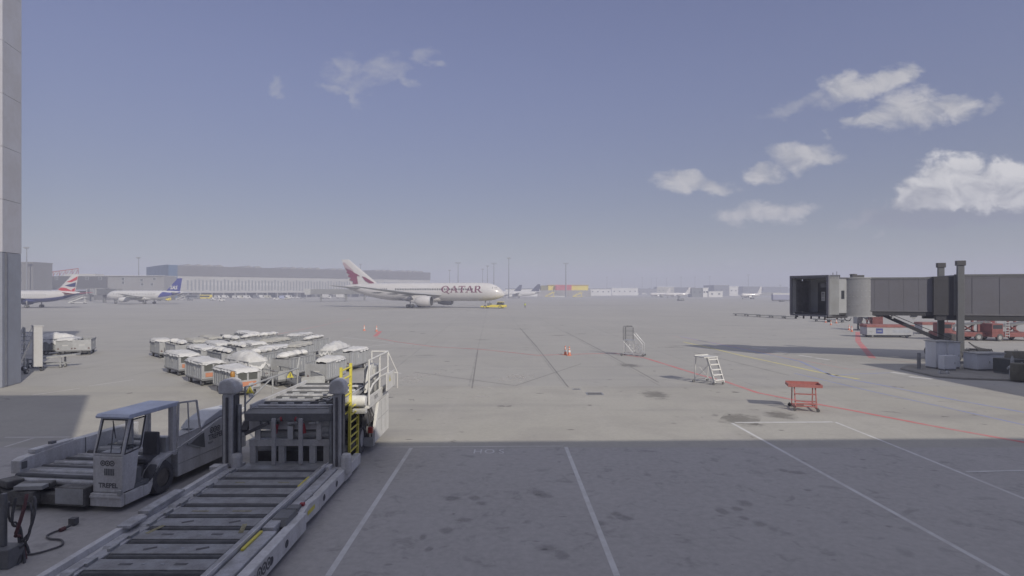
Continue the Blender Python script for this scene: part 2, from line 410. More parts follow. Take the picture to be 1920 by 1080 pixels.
for pts in ([(896, 656), (885, 728)], [(1006, 650), (1065.6, 726)], [(1125, 656), (1235, 717)], [(975, 615), (1006, 650)], [(780, 698), (965, 723)], [(967, 723), (1090, 682)],
            [(1300, 660), (1480, 704)], [(1060, 622), (1125, 656)]):
    line('joint', pts, .09 if pts[0][1] > 640 else .14, p_seam, .005)
def patch(name, pts, mat, z=.006):
    mb = MB(); n = 26; P = [G(*p) for p in pts]; c = sum(P, Vector()) / len(P)
    mb.add([(p.x, p.y, z) for p in P], [tuple(range(len(P)))]); return tag(mb.build(name, mat), kind='structure')
def soft(name, c, strength, seed=0.):
    """stain whose edge fades and breaks up"""
    m = bpy.data.materials.new(name); m.use_nodes = True; w = NT(m.node_tree); b = w.n['Principled BSDF']; tc = w.node('ShaderNodeTexCoord')
    mp = w.node('ShaderNodeMapping'); mp.inputs['Location'].default_value = (-1, -1, 0); mp.inputs['Scale'].default_value = (2, 2, 0); w.l.new(tc.outputs['Generated'], mp.inputs[0])
    ln = w.node('ShaderNodeVectorMath', operation='LENGTH'); w.l.new(mp.outputs[0], ln.inputs[0])
    oi = w.node('ShaderNodeObjectInfo'); ad = w.node('ShaderNodeVectorMath', operation='ADD'); w.l.new(tc.outputs['Object'], ad.inputs[0]); w.l.new(oi.outputs['Random'], ad.inputs[1])
    nz = w.noise(ad.outputs[0], 2.2, 6, .65, .3)
    d = w.math('ADD', w.math('SUBTRACT', 1.0, ln.outputs['Value']), w.math('MULTIPLY', w.math('SUBTRACT', nz, .5), 1.5))
    w.l.new(w.ramp(d, .12, .75, 0, strength), b.inputs['Alpha']); b.inputs['Base Color'].default_value = c4(c); b.inputs['Roughness'].default_value = .85; b.inputs['Specular IOR Level'].default_value = .2
    return m
p_soft = soft('dark_stain', (.19, .182, .17), .40); p_softs = soft('small_stain', (.18, .175, .17), .45); p_bay_stain = soft('asphalt_stain', (.22, .216, .212), .22); pale = soft('pale_scuff', (.62, .60, .57), .42); p_streak = soft('tyre_streak', (.20, .195, .19), .40)
def blot(x, y, rx, ry, mat, z=.003, seed=0, rz=0):
    c = G(x, y); k = 1.35; vs = [(c.x + a * rx * k * math.cos(rz) - b * ry * k * math.sin(rz), c.y + a * rx * k * math.sin(rz) + b * ry * k * math.cos(rz), z) for a, b in ((-1, -1), (1, -1), (1, 1), (-1, 1))]
    mb = MB(); mb.quad(*vs); return tag(mb.build('ground_stain', mat), kind='structure')
blot(1388, 786, .6, 1.2, p_soft, .0025, 1, -.5); blot(1462, 778, .55, .8, p_soft, .0025, 2, -.3); blot(1228, 740, .8, 1.4, p_streak, .0025, 3); blot(1180, 685, .9, 1.1, p_streak, .0025, 4)
for i in range(46):
    y = random.choice((random.uniform(600, 700), random.uniform(700, 832), random.uniform(850, 1070))); x = random.uniform(700, 1500 if y < 830 else 1850)
    d = F * H / (y - YH); k = d / 24
    blot(x, y, random.uniform(.05, .22) * k, random.uniform(.04, .12) * k, p_softs if y < 845 else p_bay_stain, .0022, 40 + i, random.uniform(-.3, .3))
for (x, y, rx, ry) in ((1370, 610, 2.6, .3), (1450, 617, 2.4, .3), (1260, 651, 1.6, .3), (1045, 629, 1.1, .35), (905, 637, 1.1, .3), (1090, 626, .8, .4), (975, 617, 1.8, .4), (800, 666, 1.2, .2), (1180, 622, 1.5, .3), (480, 600, 7, .5), (330, 600, 9, .6), (1120, 572, 30, 2), (1300, 562, 45, 4), (1230, 557, 90, 6), (740, 575, 30, 1.2)):
    blot(x, y, rx, ry, p_streak, .0024, int(x))
rw = random.Random(12)
for (x, y, rx, ry, n) in ((775, 712, 1.3, 1.6, 5), (800, 700, .8, 1.2, 3), (975, 708, 1.2, 1.6, 4), (1000, 706, .5, 1.5, 3), (900, 735, 1.2, .5, 2), (700, 730, .8, .5, 2)):
    for k in range(n): blot(x + rw.uniform(-26, 26), y + rw.uniform(-9, 9), rx * rw.uniform(.2, .5), ry * rw.uniform(.3, .6), pale, .0021 + .0001 * k, int(x) + k, rw.uniform(-.2, .2))
for (x, y, n) in ((890, 955, 4), (990, 940, 3), (1130, 960, 3), (1390, 965, 5), (1500, 900, 3), (820, 1010, 3), (1050, 1030, 2)):
    for k in range(n): blot(x + rw.uniform(-45, 45), y + rw.uniform(-22, 22), rw.uniform(.06, .22), rw.uniform(.08, .26), p_bay_stain, .0021 + .0001 * k, int(x) + 7 * k, rw.uniform(-1, 1))
def drain(x, y, w_, d_):
    c = G(x, y); t = thing('drain_cover', '', 'drain cover', (c.x, c.y, 0))
    a = MB()
    for sx in (-1, 1): a.box((sx * (w_ / 2), 0, .006), (.06, d_ + .06, .012))
    for sy in (-1, 1): a.box((0, sy * d_ / 2, .006), (w_ - .06, .06, .012))
    a.build('frame', steel, t); b = MB(); b.box((0, 0, .004), (w_ - .06, d_ - .06, .008))
    for k in range(6): b.box((-w_ / 2 + .12 + k * (w_ - .24) / 5, 0, .010), (.03, d_ - .14, .006))
    b.build('grating', p_patch, t); return t
drain(1115, 738.5, .85, .75)['label'] = 'large dark rectangular drain cover set in the apron'
drain(1081, 730, .38, .35)['label'] = 'small dark drain cover just beyond the large rectangular one'
# stand code painted on the ground
mb = MB(); p = G(918, 847); flat_text(mb, 'H', .78, (p.x - .42, p.y, .006), (.62, 0, 0), (0, 1, 0)); flat_text(mb, 'O', .78, (p.x, p.y, .006), (.62, 0, 0), (0, 1, 0)); flat_text(mb, 'S', .78, (p.x + .42, p.y, .006), (.62, 0, 0), (0, 1, 0))
tag(mb.build('bay_lettering', p_white), kind='structure')

# ------------------------------------------------------------------ buildings
wallm = M('terminal_cladding', (.66, .66, .66), .6, 0, .15, .5)
def terminal():
    t = thing('terminal_building', 'grey terminal with the viewing window, its slim window post at the picture edge', 'building', (0, 0, 0), R(1.4))
    b = MB()
    b.bb(-2.9, -1.85, 1.5, 1.9, 0, 13.87); b.bb(-1.85, 9, 1.5, 1.9, 0, 4.5); b.bb(-1.85, 9, 1.5, 1.9, 8.3, 13.87); b.bb(9, 62, 1.5, 1.9, 0, 13.87)
    b.bb(-60, -2.9, -22, 1.5, 0, 21.3); b.bb(-2.9, 62, -22.4, -22, 0, 13.87); b.bb(61.6, 62, -22, 1.5, 0, 13.87)
    b.build('wall', wallm, t)
    r = MB(); r.bb(-2.9, 62, -22, 1.5, 13.5, 13.87); r.build('roof', M('roof_felt', (.15, .15, .15), .9), t)
    f = MB(); f.bb(-2.9, 61, -22, 1.5, 3.9, 4.1); f.build('lounge_floor', M('lounge_carpet', (.12, .12, .14), .9), t)
    c = MB(); c.bb(-2.9, 61, -22, 1.5, 8.4, 8.6); c.build('lounge_ceiling', M('ceiling_panels', (.5, .5, .5), .8), t)
    w = MB(); w.bb(-1.85, -1.385, 1.42, 1.60, 4.5, 8.3); w.build('window_post', M('window_post_paint', (.36, .37, .40), .5, 0, .1, .5), t)
    wing = MB(); wing.bb(37.4, 62, 2.0, 31, 0, 9.8); wing.build('gate_wing', wallm, t)
    return t
terminal()
def pillar():
    a = Vector((-30.02, 34.55, 0)); b = Vector((-30.55, 36.5, 0)); d = (b - a).normalized(); n = Vector((-d.y, d.x, 0))  # n points left
    t = thing('gate_pier_wall', 'tall grey wall of a pier end at the picture edge, dark below and pale above', 'building', a)
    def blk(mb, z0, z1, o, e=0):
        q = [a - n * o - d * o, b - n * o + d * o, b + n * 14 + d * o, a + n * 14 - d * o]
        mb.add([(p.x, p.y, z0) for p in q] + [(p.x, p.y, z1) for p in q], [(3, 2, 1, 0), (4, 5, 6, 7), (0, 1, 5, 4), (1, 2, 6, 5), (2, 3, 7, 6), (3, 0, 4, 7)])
    m1 = MB(); blk(m1, .02, 8.0, 0); m1.build('lower_wall', M('lower_wall_grey', (.27, .29, .35), .55, 0, .12, .4), t, world=True)  # lower wall drawn darker than the upper
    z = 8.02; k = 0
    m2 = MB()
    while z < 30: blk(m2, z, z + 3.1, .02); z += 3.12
    m2.build('upper_wall', M('upper_wall_grey', (.45, .455, .505), .5, 0, .10, .4), t, world=True)
    m3 = MB(); q = a + d * .35 - n * .02
    m3.beam(q + Vector((0, 0, .1)), q + Vector((0, 0, 8)), .12, .06); m3.build('downpipe', M('dark_pipe', (.17, .18, .22)), t, world=True)
pillar()

def hangar():
    A = Vector((-268, 459, 0)); B = Vector((-89, 636, 0)); d = (B - A).normalized(); L = (B - A).length; yaw = math.atan2(d.y, d.x)
    t = thing('hangar', 'long pale hangar with a blue end, grey roof band and slotted upper wall', 'building', A, yaw)
    wm = M('hangar_white_cladding', (.40, .40, .405), .6, 0, .12, .05); bandm = M('hangar_roof_band', (.15, .15, .165), .6, 0, .12, .08)
    b = MB(); b.bb(0, L, 0, 60, 4.4, 18); b.bb(0, L, 7, 59.9, 0, 4.4); b.build('wall', wm, t)
    b = MB(); b.bb(-.3, L + .3, -.6, 60.3, 18, 25.9); b.build('roof_band', bandm, t)
    r = MB(); rr = random.Random(3)
    for k in range(30):
        x = 14 + k * (L - 24) / 29
        if k in (4, 5, 8, 9, 15, 20, 21, 25): continue
        r.prism([(x - 3.4, 25.9), (x - .2, 27.4 + rr.uniform(-.1, .4)), (x + .6, 27.4), (x + 3.4, 25.9)], 'y', 1, 50)
    r.each('roof_skylight', M('skylight_frames', (.30, .30, .31), .5), t)
    e = MB(); e.bb(-.8, -.3, -.6, 45, 0, 26.4); e.bb(-.35, 5.5, -.75, -.61, 0, 26.3); e.build('blue_end_wall', M('hangar_blue_cladding', (.05, .105, .20), .6, 0, .15, .1), t)
    e = MB(); e.bb(-.82, -.8, 2, 45, 22, 26.6); e.bb(-.8, -.3, 45, 66, 17.5, 26.4); e.build('blue_end_wall', MATS['hangar_blue_cladding'], t)
    v = MB(); v.bb(5, L - 70, -.08, 0, 4.45, 5.3); v.bb(25, 92, -.06, 0, 10.6, 12.8); v.build('fascia', M('fascia_panels', (.48, .48, .49)), t)
    dm = M('hangar_window_glass', (.22, .235, .26), .3, 0, .1, 1); w0 = None
    for k in range(72):
        x = 13 + k * 2.8
        z1 = 15.0 - (0.6 * math.sin(k * 1.7) + .5 * (k % 3 == 0)); z0 = 6.2 + (.7 if k % 5 == 0 else 0)
        if w0 is None:
            mb = MB(); mb.box((0, 0, 0), (1.2, .1, 1)); w0 = mb.build('window', dm, t); w = w0
        else:
            w = w0.copy(); col.objects.link(w); w.parent = t
        w.location = (x, -.10, (z0 + z1) / 2); w.scale = (1, 1, z1 - z0)
    d_ = MB()
    for k in range(24): d_.bb(4 + k * 9, 4.7 + k * 9, .3, 1, 0, 4.6)
    d_.each('column', M('hangar_column', (.36, .36, .36)), t)
    dk = MB()
    for k in range(12): dk.bb(8 + k * 17, 18 + k * 17, 6.9, 7, .05, 4.2)
    dk.each('loading_door', M('dark_loading_door', (.09, .09, .10), .6, 0, .15, .4), t)
hangar()

def pier():
    Y = 372.0
    t = thing('terminal_pier', 'low long terminal pier, half dark and half pale, behind two parked jets', 'building', (-250, Y, 0))
    def x(px): return (px - 960) * Y / F + 250
    z = lambda y: H + (YH - y) * Y / F
    a = MB(); a.bb(x(20), x(201), 0, 14, z(540), z(518)); a.build('dark_wall', M('pier_dark_cladding', (.11, .11, .12), .6, 0, .12, .1), t)
    a = MB(); a.bb(x(201), x(307), .4, 14, z(545), z(518.5)); a.build('pale_wall', M('pier_pale_cladding', (.29, .29, .30), .6, 0, .12, .1), t)
    a = MB(); a.bb(x(109), x(307), -.3, 15, z(518), z(516.6)); a.bb(x(112), x(170), 4, 12, z(516.6), z(513)); a.build('roof', M('pier_white_trim', (.5, .5, .5), .6), t)
    a = MB(); a.bb(x(20), x(205), -3, 14, z(543), z(540)); a.bb(x(20), x(307), 2, 13, 0, z(545)); a.build('ground_storey', M('pier_ground_storey', (.17, .17, .18), .6, 0, .2, .2), t)
    wm = M('pier_window', (.40, .42, .45), .3, 0, .1, 1); dm = M('pier_dark_window', (.04, .045, .05), .3)
    w0 = None
    for (px, y) in ((83, 522), (106, 522), (163, 522), (188, 522), (230, 523), (230, 530), (265, 525), (266, 533), (289, 523), (284, 533)):
        mb = MB(); mb.bb(-1.0, 1.0, -.12, 0, -.9, .9); f = mb.build('window', wm, t, loc=(x(px), .0 if px < 200 else .4, z(y)))
        mb = MB(); mb.bb(-.7, -.1, -.16, -.121, -.7, .7); mb.bb(.1, .7, -.16, -.121, -.7, .7); mb.each('pane', dm, f)
pier()
def block_tower():
    p = AT(51, 540, 335); t = thing('office_block', 'pale concrete office block behind the jet with the red and blue tail', 'building', (p.x, 335, 0))
    top = H + (YH - 493) * 335 / F
    b = MB(); b.bb(-16, 3.4, 0, 14, 0, top); b.build('wall', M('office_concrete', (.22, .22, .225), .7, 0, .15, .1), t)
    b = MB()
    for k in range(3): b.bb(-15, -3.2, -.12, 0, top - 2.6 - k * 4, top - 1.0 - k * 4)
    b.each('window_band', M('office_windows', (.10, .11, .13), .3), t)
    b = MB()
    for k in range(5): b.bb(-2.4 + k * 1.2, -2.1 + k * 1.2, -.2, 0, 1, top - .6)
    b.each('pilaster', M('office_ribs', (.27, .27, .27), .7), t)
    b = MB(); b.bb(-16.2, 3.6, -.3, 14.2, top, top + .6); b.build('roof_edge', M('office_ribs', (.27, .27, .27), .7), t)
block_tower()
def roof_truss():
    Y = 395; t = thing('roof_truss', 'red and white lattice gantry standing on the pier roof', 'gantry', (AT(119, 516, Y).x, Y, 0))
    z = lambda y: H + (YH - y) * Y / F
    m = MB(); ps = MB(); n = 11; x0, x1 = -11, 10
    zt = lambda k: z(511 - k * .75); zb = lambda k: z(516)
    for k in range(n):
        x = x0 + (x1 - x0) * k / (n - 1)
        ps.beam((x, 0, 13.5), (x, 0, zt(k)), .3, .3, k % 2)
        if k: xp = x0 + (x1 - x0) * (k - 1) / (n - 1); m.beam((xp, 0, zt(k - 1)), (x, 0, zt(k)), .5, .5, 0); m.beam((xp, 0, zt(k - 1) - .9), (x, 0, zt(k) - .9), .35, .35, 1); m.beam((xp, 0, zb(0)), (x, 0, zt(k)), .22, .22, 0)
    m.build('lattice', [M('gantry_red', (.42, .12, .11)), white], t); ps.each('post', [MATS['gantry_red'], white], t)
roof_truss()
def simple_building(name, label, x0, x1, ytop, Y, depth, wm, rm, ybase=None, parts=()):
    p = AT((x0 + x1) / 2, YH, Y); w = (x1 - x0) * Y / F; h = H + (YH - ytop) * Y / F
    t = thing(name, label, 'building', (p.x, Y, 0))
    b = MB(); b.bb(-w / 2, w / 2, 0, depth, 0, h * .93); b.build('wall', wm, t)
    b = MB(); b.bb(-w / 2 - .3, w / 2 + .3, -.3, depth + .3, h * .93, h); b.build('roof', rm, t)
    n = max(2, int(w / 6)); dk = M('far_window', (.09, .10, .12), .3); w0 = None
    for k in range(min(n, 10)):
        if w0 is None:
            mb = MB(); mb.bb(-.9, .9, -.1, 0, -.7, .7); q = w0 = mb.build('window', dk, t)
        else: q = w0.copy(); col.objects.link(q); q.parent = t
        q.location = (-w / 2 + (k + .5) * w / min(n, 10), 0, h * .55)
    return t
yb = M('yellow_cladding', (.80, .66, .07), .5, 0, .12, .1); rb = M('red_cladding', (.52, .08, .10), .5, 0, .12, .1); wbm = M('far_white_wall', (.72, .72, .72), .6, 0, .15, .1)
gb = M('far_grey_wall', (.24, .245, .255), .6, 0, .2, .1); ob = M('olive_wall', (.22, .20, .08), .6, 0, .2, .1)
def freight():
    Y = 640; t = thing('freight_hall', 'yellow freight hall with a red front section and olive end', 'building', (AT(1058, 546, Y).x, Y, 0))
    x = lambda px: (px - 1058) * Y / F; z = lambda y: H + (YH - y) * Y / F
    b = MB(); b.bb(x(1028), x(1103), 0, 30, 0, z(535)); b.build('yellow_wall', yb, t)
    b = MB(); b.bb(x(1014), x(1028), .3, 30, 0, z(535.3)); b.build('olive_wall', ob, t)
    b = MB(); b.bb(x(1041), x(1071), -4, 0, 0, z(534.4)); b.build('red_wall', rb, t)
    b = MB(); b.prism([(x(1043), z(543)), (x(1060), z(543)), (x(1060), z(541)), (x(1043), z(536))], 'y', -4.1, -4.001)
    for k in range(6): b.bb(x(1043 + k * 4.5), x(1043.8 + k * 4.5), -4.2, -4.11, z(544), z(535))
    b.build('red_panel', M('pale_red_panel', (.55, .12, .14)), t)
    b = MB(); b.bb(x(1028), x(1104), -1, 31, z(535), z(534)); b.build('roof', M('freight_roof', (.60, .40, .06)), t)
freight()
def blast_fence():
    Y = 590; x = lambda px: (px - 1060) * Y / F; t = thing('blast_fence', 'long low grey jet blast fence in front of the yellow freight hall', 'fence', (AT(1060, 546, Y).x, Y, 0))
    m = MB(); m.prism([(0, 0), (3.0, 0), (1.0, 3.4), (.5, 6.6), (.1, 6.6), (.2, 3.2)], 'x', x(1008), x(1108)); m.build('deflector', M('blast_fence_steel', (.34, .33, .325), .6, 0, .15, .1), t)
    m = MB()
    for k in range(18): m.beam((x(1010 + k * 5.7), -.3, 0), (x(1010 + k * 5.7), 0.0, 6.6), .25, .2)
    m.each('rib', M('blast_fence_rib', (.40, .39, .38)), t)
blast_fence()
simple_building('freight_shed', 'low white freight shed just beside the yellow hall', 1106, 1146, 541, 760, 30, wbm, gb)
simple_building('freight_shed', 'long pale freight shed with two white rooftop units', 1147, 1196, 540, 800, 30, wbm, wbm)
simple_building('workshop', 'dim grey workshop row behind the small white commuter planes', 1188, 1232, 541.5, 900, 20, gb, gb)
simple_building('workshop', 'cream workshop with a pale end among the low sheds', 1232, 1264, 537.5, 900, 20, M('cream_wall', (.45, .44, .38), .7), wbm)
simple_building('workshop', 'dark low workshop beside the cream one', 1264, 1304, 538.5, 950, 20, M('dark_shed', (.12, .125, .13), .7), gb)
simple_building('maintenance_hangar', 'grey hangar with a white sloped annex on the skyline', 1339, 1367, 534.5, 720, 40, M('hangar_grey_wall', (.19, .20, .23), .6), gb)
t = simple_building('hangar_annex', 'white annex leaning on the grey skyline hangar', 1367.5, 1384, 537, 722, 40, wbm, wbm)
simple_building('maintenance_hangar', 'long dark hangar behind the white tail at the far field', 1393, 1428, 537, 900, 40, M('dark_shed', (.12, .125, .13)), gb)
simple_building('office_shed', 'wide dark building on the skyline near the jet bridge', 1430, 1478, 537.5, 1000, 40, M('dark_shed', (.12, .125, .13)), gb)
simple_building('equipment_house', 'dark grey box building with a ribbed front out on the apron', 1297, 1317.5, 540, 560, 12, M('ribbed_grey_wall', (.20, .215, .23), .5), gb)
simple_building('equipment_house', 'white box building joined to the dark grey box building', 1318, 1328, 539.5, 559, 10, wbm, wbm)
simple_building('site_cabin', 'low white cabin with dark windows beside the box buildings', 1328.5, 1355, 546, 558, 6, wbm, wbm)
simple_building('pier_building', 'low white pier building beyond the nose of the maroon tailed jet', 948, 1012, 541, 640, 30, wbm, M('pier_roof_dark', (.10, .105, .12), .6))
# distant wood line
def wood():
    m = MB(); r = random.Random(5)
    for k in range(900):
        px = r.choice((r.uniform(1100, 1500), r.uniform(700, 1920), r.uniform(1190, 1480))); Y = r.uniform(1350, 1750); p = AT(px, 546, Y); h = r.uniform(5, 12) * (1.1 if px > 1190 else .7); w = r.uniform(5, 12)
        n = 7; ring = [[(p.x + w * q * math.cos(6.283 * j / n + k) * r.uniform(.8, 1.2), Y + w * q * math.sin(6.283 * j / n + k), z) for j in range(n)] for q, z in ((.55, 0), (1, h * .4), (.8, h * .75), (.25, h))]
        m.loft(ring)
    tag(m.build('distant_wood', M('distant_foliage', (.045, .06, .035), .9, 0, .3, .1)), 'dark band of far trees along the horizon', 'trees', kind='stuff')
wood()
# ------------------------------------------------------------------ airliners
tyre = rubber
def wheel_mb(mb, c, r, w, axis='y', m=0, mr=1):
    mb.lathe([(r * .55, -w / 2), (r * .92, -w / 2), (r, -w * .3), (r, w * .3), (r * .92, w / 2), (r * .55, w / 2)], axis, c, 18, m, cap=False)
    mb.lathe([(r * .56, -w * .42), (r * .56, w * .42)], axis, c, 14, mr)
    return mb
def airliner(name, label, nose, heading, L, dia, zc, fus_mats, belly=None, fin_h=6.0, span=17, wing_x=.42, root=.13, sweep=.30, tip_z=1.5, eng_len=4.5, eng_d=2.2, eng_y=.33, wing_z=-.42, fin_mat=None, eng_mat=None, detail=2, gear_x=.52, group=None, tcone=None):
    """local frame: nose tip at x=0, body along -x, +y = the plane's left"""
    t = thing(name, label, 'airliner', (nose[0], nose[1], 0), heading, group)
    Rr = dia / 2; n = 32 if detail > 1 else 16
    prof = [(0, .02, -.30), (.006, .20, -.27), (.018, .42, -.20), (.035, .62, -.12), (.055, .80, -.06), (.08, .92, -.02), (.11, .985, 0), (.15, 1, 0), (.60, 1, 0), (.68, .985, .015), (.76, .90, .10), (.84, .72, .24), (.91, .48, .42), (.96, .28, .55), (.99, .13, .62), (1.0, .05, .64)]
    dense = []
    for (a, b) in zip(prof[:-1], prof[1:]):
        k = max(1, int((b[0] - a[0]) * 40)) if detail > 1 else 1
        for j in range(k): f = j / k; dense.append(tuple(a[i] + (b[i] - a[i]) * f for i in range(3)))
    dense.append(prof[-1])
    rings = [[(-x * L, Rr * r * math.cos(2 * math.pi * j / n), zc + Rr * dz + Rr * r * math.sin(2 * math.pi * j / n) * 1.03) for j in range(n)] for (x, r, dz) in dense]
    if belly:
        def mf(i, j): a = math.sin(2 * math.pi * (j + .5) / n); return 1 if a < belly else 0
    else: mf = None
    mb = MB(); mb.loft(rings, 0, True, mf); mb.build('fuselage', fus_mats, t, smooth=True)
    def rad(x):
        x = min(max(x, 0), 1)
        for (a, b) in zip(dense[:-1], dense[1:]):
            if a[0] <= x <= b[0]:
                f = (x - a[0]) / max(1e-6, b[0] - a[0]); return Rr * (a[1] + (b[1] - a[1]) * f), zc + Rr * (a[2] + (b[2] - a[2]) * f)
        return Rr, zc
    def skin(x, z, side, off=.02):
        r, c = rad(-x / L); q = (z - c) / (1.03 * r); q = max(-.999, min(.999, q))
        return (x, side * (r * math.sqrt(1 - q * q) + off), z)
    # belly fairing
    mb = MB(); r_ = []
    for x, s in ((.34, .2), (.38, .75), (.42, 1), (.54, 1), (.60, .7), (.66, .15)):
        r_.append([(-x * L, Rr * .98 * s * math.cos(a), zc - Rr * .72 + Rr * .50 * s * math.sin(a)) for a in [2 * math.pi * j / 16 for j in range(16)]])
    mb.loft(r_); mb.build('belly_fairing', fus_mats[1] if belly else fus_mats[0], t, smooth=True)
    wm = M('wing_grey', (.42, .43, .44), .35, 0, .08, .3)
    def airfoil(mb, c0, c1, p0, p1, th0, th1, vertical=False):
        """tapered section between leading edge points p0 (root) and p1 (tip); chord runs to -x"""
        pr = [(0, 0), (.05, .55), (.2, 1), (.45, .95), (.75, .5), (1, .04), (.75, -.3), (.45, -.55), (.2, -.6), (.05, -.4)]
        R_ = []
        for f in (0, .33, .66, 1):
            c = c0 + (c1 - c0) * f; th = (th0 + (th1 - th0) * f); P = Vector(p0).lerp(Vector(p1), f)
            R_.append([(P.x - a * c, P.y + (b * th * .5 if vertical else 0), P.z + (0 if vertical else b * th * .5)) for a, b in pr])
        return mb.loft(R_)
    zw = zc + wing_z * Rr
    for s in (1, -1):
        mb = MB(); k = span
        ymid = k * .34; xr = -(wing_x - .10) * L; xm = xr - sweep * 2 * ymid * 1.0; xt = xr - sweep * 2 * k * 1.0
        c_r, c_m, c_t = root * 1.6 * L, root * L * .95, root * .28 * L
        zt = zw + tip_z
        airfoil(mb, c_r, c_m, (xr, s * Rr * .5, zw), (xm, s * ymid, zw + tip_z * .22), Rr * .42, Rr * .24)
        airfoil(mb, c_m, c_t, (xm, s * ymid, zw + tip_z * .22), (xt, s * k, zt), Rr * .24, Rr * .06)
        w = mb.build('wing', wm, t, smooth=True)
        if detail > 1:
            fl = MB()
            for q in (.28, .48, .68): 
                y = k * q; x = xr - sweep * 2 * y - (c_r + (c_t - c_r) * q) * .62; fl.lathe([(.02, 2.0), (.22, 1.2), (.26, 0), (.16, -1.6), (.02, -2.4)], 'x', (x, s * y, zw + tip_z * q * .7 - .45), 10)
            fl.each('flap_fairing', wm, w, smooth=True)
        # engine
        ye = s * span * eng_y; xe = xr - sweep * 2 * span * eng_y + eng_len * .72; ze = zw - eng_d * .52
        mb = MB(); r = eng_d / 2
        mb.lathe([(r * .86, 0), (r * .95, -.06 * eng_len), (r, -.25 * eng_len), (r * .97, -.5 * eng_len), (r * .80, -.78 * eng_len), (r * .72, -.82 * eng_len), (r * .52, -.84 * eng_len), (r * .36, -.98 * eng_len), (r * .2, -1.12 * eng_len), (.02, -1.2 * eng_len)], 'x', (xe, ye, ze), 24, 0, cap=False)
        e = mb.build('engine', eng_mat or fus_mats[0], t, smooth=True)
        mb = MB(); mb.lathe([(r * .86, .0), (r * .80, -.05 * eng_len), (r * .80, -.16 * eng_len), (.02, -.17 * eng_len)], 'x', (xe, ye, ze), 24, 0, cap=False); mb.build('intake', M('intake_dark', (.06, .06, .065), .5), e, smooth=True)
        mb = MB(); mb.lathe([(r * .865, .012), (r * .91, .03), (r * .965, -.055 * eng_len)], 'x', (xe, ye, ze), 24, 0, cap=False); mb.build('intake_lip', alu, e, smooth=True)
        mb = MB(); mb.prism([(xe - .25 * eng_len, ze + r * .8), (xe - .3 * eng_len, zw + .1), (xe - 1.2 * eng_len, zw + .2), (xe - .95 * eng_len, ze + r * .3)], 'y', ye - .18, ye + .18); mb.build('pylon', fus_mats[0], e)
        # tailplane
        mb = MB(); ts = span * .36; x0 = -.865 * L; zt_ = zc + Rr * .42
        airfoil(mb, L * .095, L * .035, (x0, s * Rr * .3, zt_), (x0 - ts * .62, s * ts, zt_ + tip_z * .30), Rr * .22, Rr * .06)
        mb.build('stabiliser', wm if not tcone else tcone, t, smooth=True)
    # fin
    zf = zc + Rr * .86; mb = MB(); cr, ct = (.155 * L, .050 * L) if L > 50 else (.155 * L, .058 * L); xf = -.80 * L; xt = (-1.018 * L if L > 50 else -.985 * L) + ct
    airfoil(mb, cr * 1.2, ct, (xf + cr * .2, 0, zf - .2), (xt, 0, zf + fin_h), Rr * .26, Rr * .10, True)
    fin = mb.build('tail_fin', fin_mat or fus_mats[0], t, smooth=True)
    def finp(f, g_):      # f: 0 leading .. 1 trailing, g: 0 base .. 1 tip
        c = cr * 1.2 + (ct - cr * 1.2) * g_; X = (xf + cr * .2) + (xt - xf - cr * .2) * g_; return (X - f * c, zf - .2 + (fin_h + .2) * g_)
    # gear
    gm = M('gear_strut', (.35, .35, .36), .4, .3)
    def gear(x, y, wr, nax, pair):
        mb = MB(); mb.tube([(x, y, zc - Rr * .7), (x, y, wr)], .16 if wr > .5 else .1, 8); mb.tube([(x + .3, y, zc - Rr * .8), (x, y, wr * 1.6)], .09, 6)
        gr = mb.build('landing_gear', gm, t, smooth=True)
        for a in range(nax):
            for q in pair:
                mb = MB(); wheel_mb(mb, (x + (a - (nax - 1) / 2) * wr * 2.3, y + q, wr), wr, wr * .62); mb.build('wheel', [tyre, gm], gr, smooth=True)
    big = L > 50
    gear(-gear_x * L, span * .17, .62 if big else .55, 2 if big else 1, (-.55, .55) if big else (-.4, .4)); gear(-gear_x * L, -span * .17, .62 if big else .55, 2 if big else 1, (-.55, .55) if big else (-.4, .4))
    gear(-.115 * L, 0, .48 if big else .38, 1, (-.3, .3))
    t_info = dict(skin=skin, fin=fin, finp=finp, Rr=Rr, zc=zc, L=L, finth=Rr * .14)
    return t, t_info
def fin_marks(info, polys, mats, name='emblem'):
    mb = MB()
    for poly, m in polys:
        P = [info['finp'](f, g_) for f, g_ in poly]
        for s in (1, -1):
            th = [info['Rr'] * (.26 + (.10 - .26) * g_) * .5 * (1.0 if .1 < f < .55 else .75) + .03 for f, g_ in poly]
            th = max(th)
            mb.add([(p[0], s * th, p[1]) for p in P], [tuple(range(len(P)))], m)
    return mb.build(name, mats, info['fin'], recalc=False)
def windows(t, info, xs, z, w=.28, h=.40, mat=None):
    w0 = {}
    for s in (1, -1):
        for x in xs:
            if s not in w0:
                mb = MB(); a = info['skin'](x - w / 2, z - h / 2, s); b = info['skin'](x + w / 2, z - h / 2, s); c = info['skin'](x + w / 2, z + h / 2, s); d = info['skin'](x - w / 2, z + h / 2, s)
                mb.quad(*[(p[0] - x, p[1], p[2]) for p in (a, b, c, d)]); o = w0[s] = mb.build('cabin_window', mat or darkglass, t)
            else: o = w0[s].copy(); col.objects.link(o); o.parent = t
            o.location.x = x
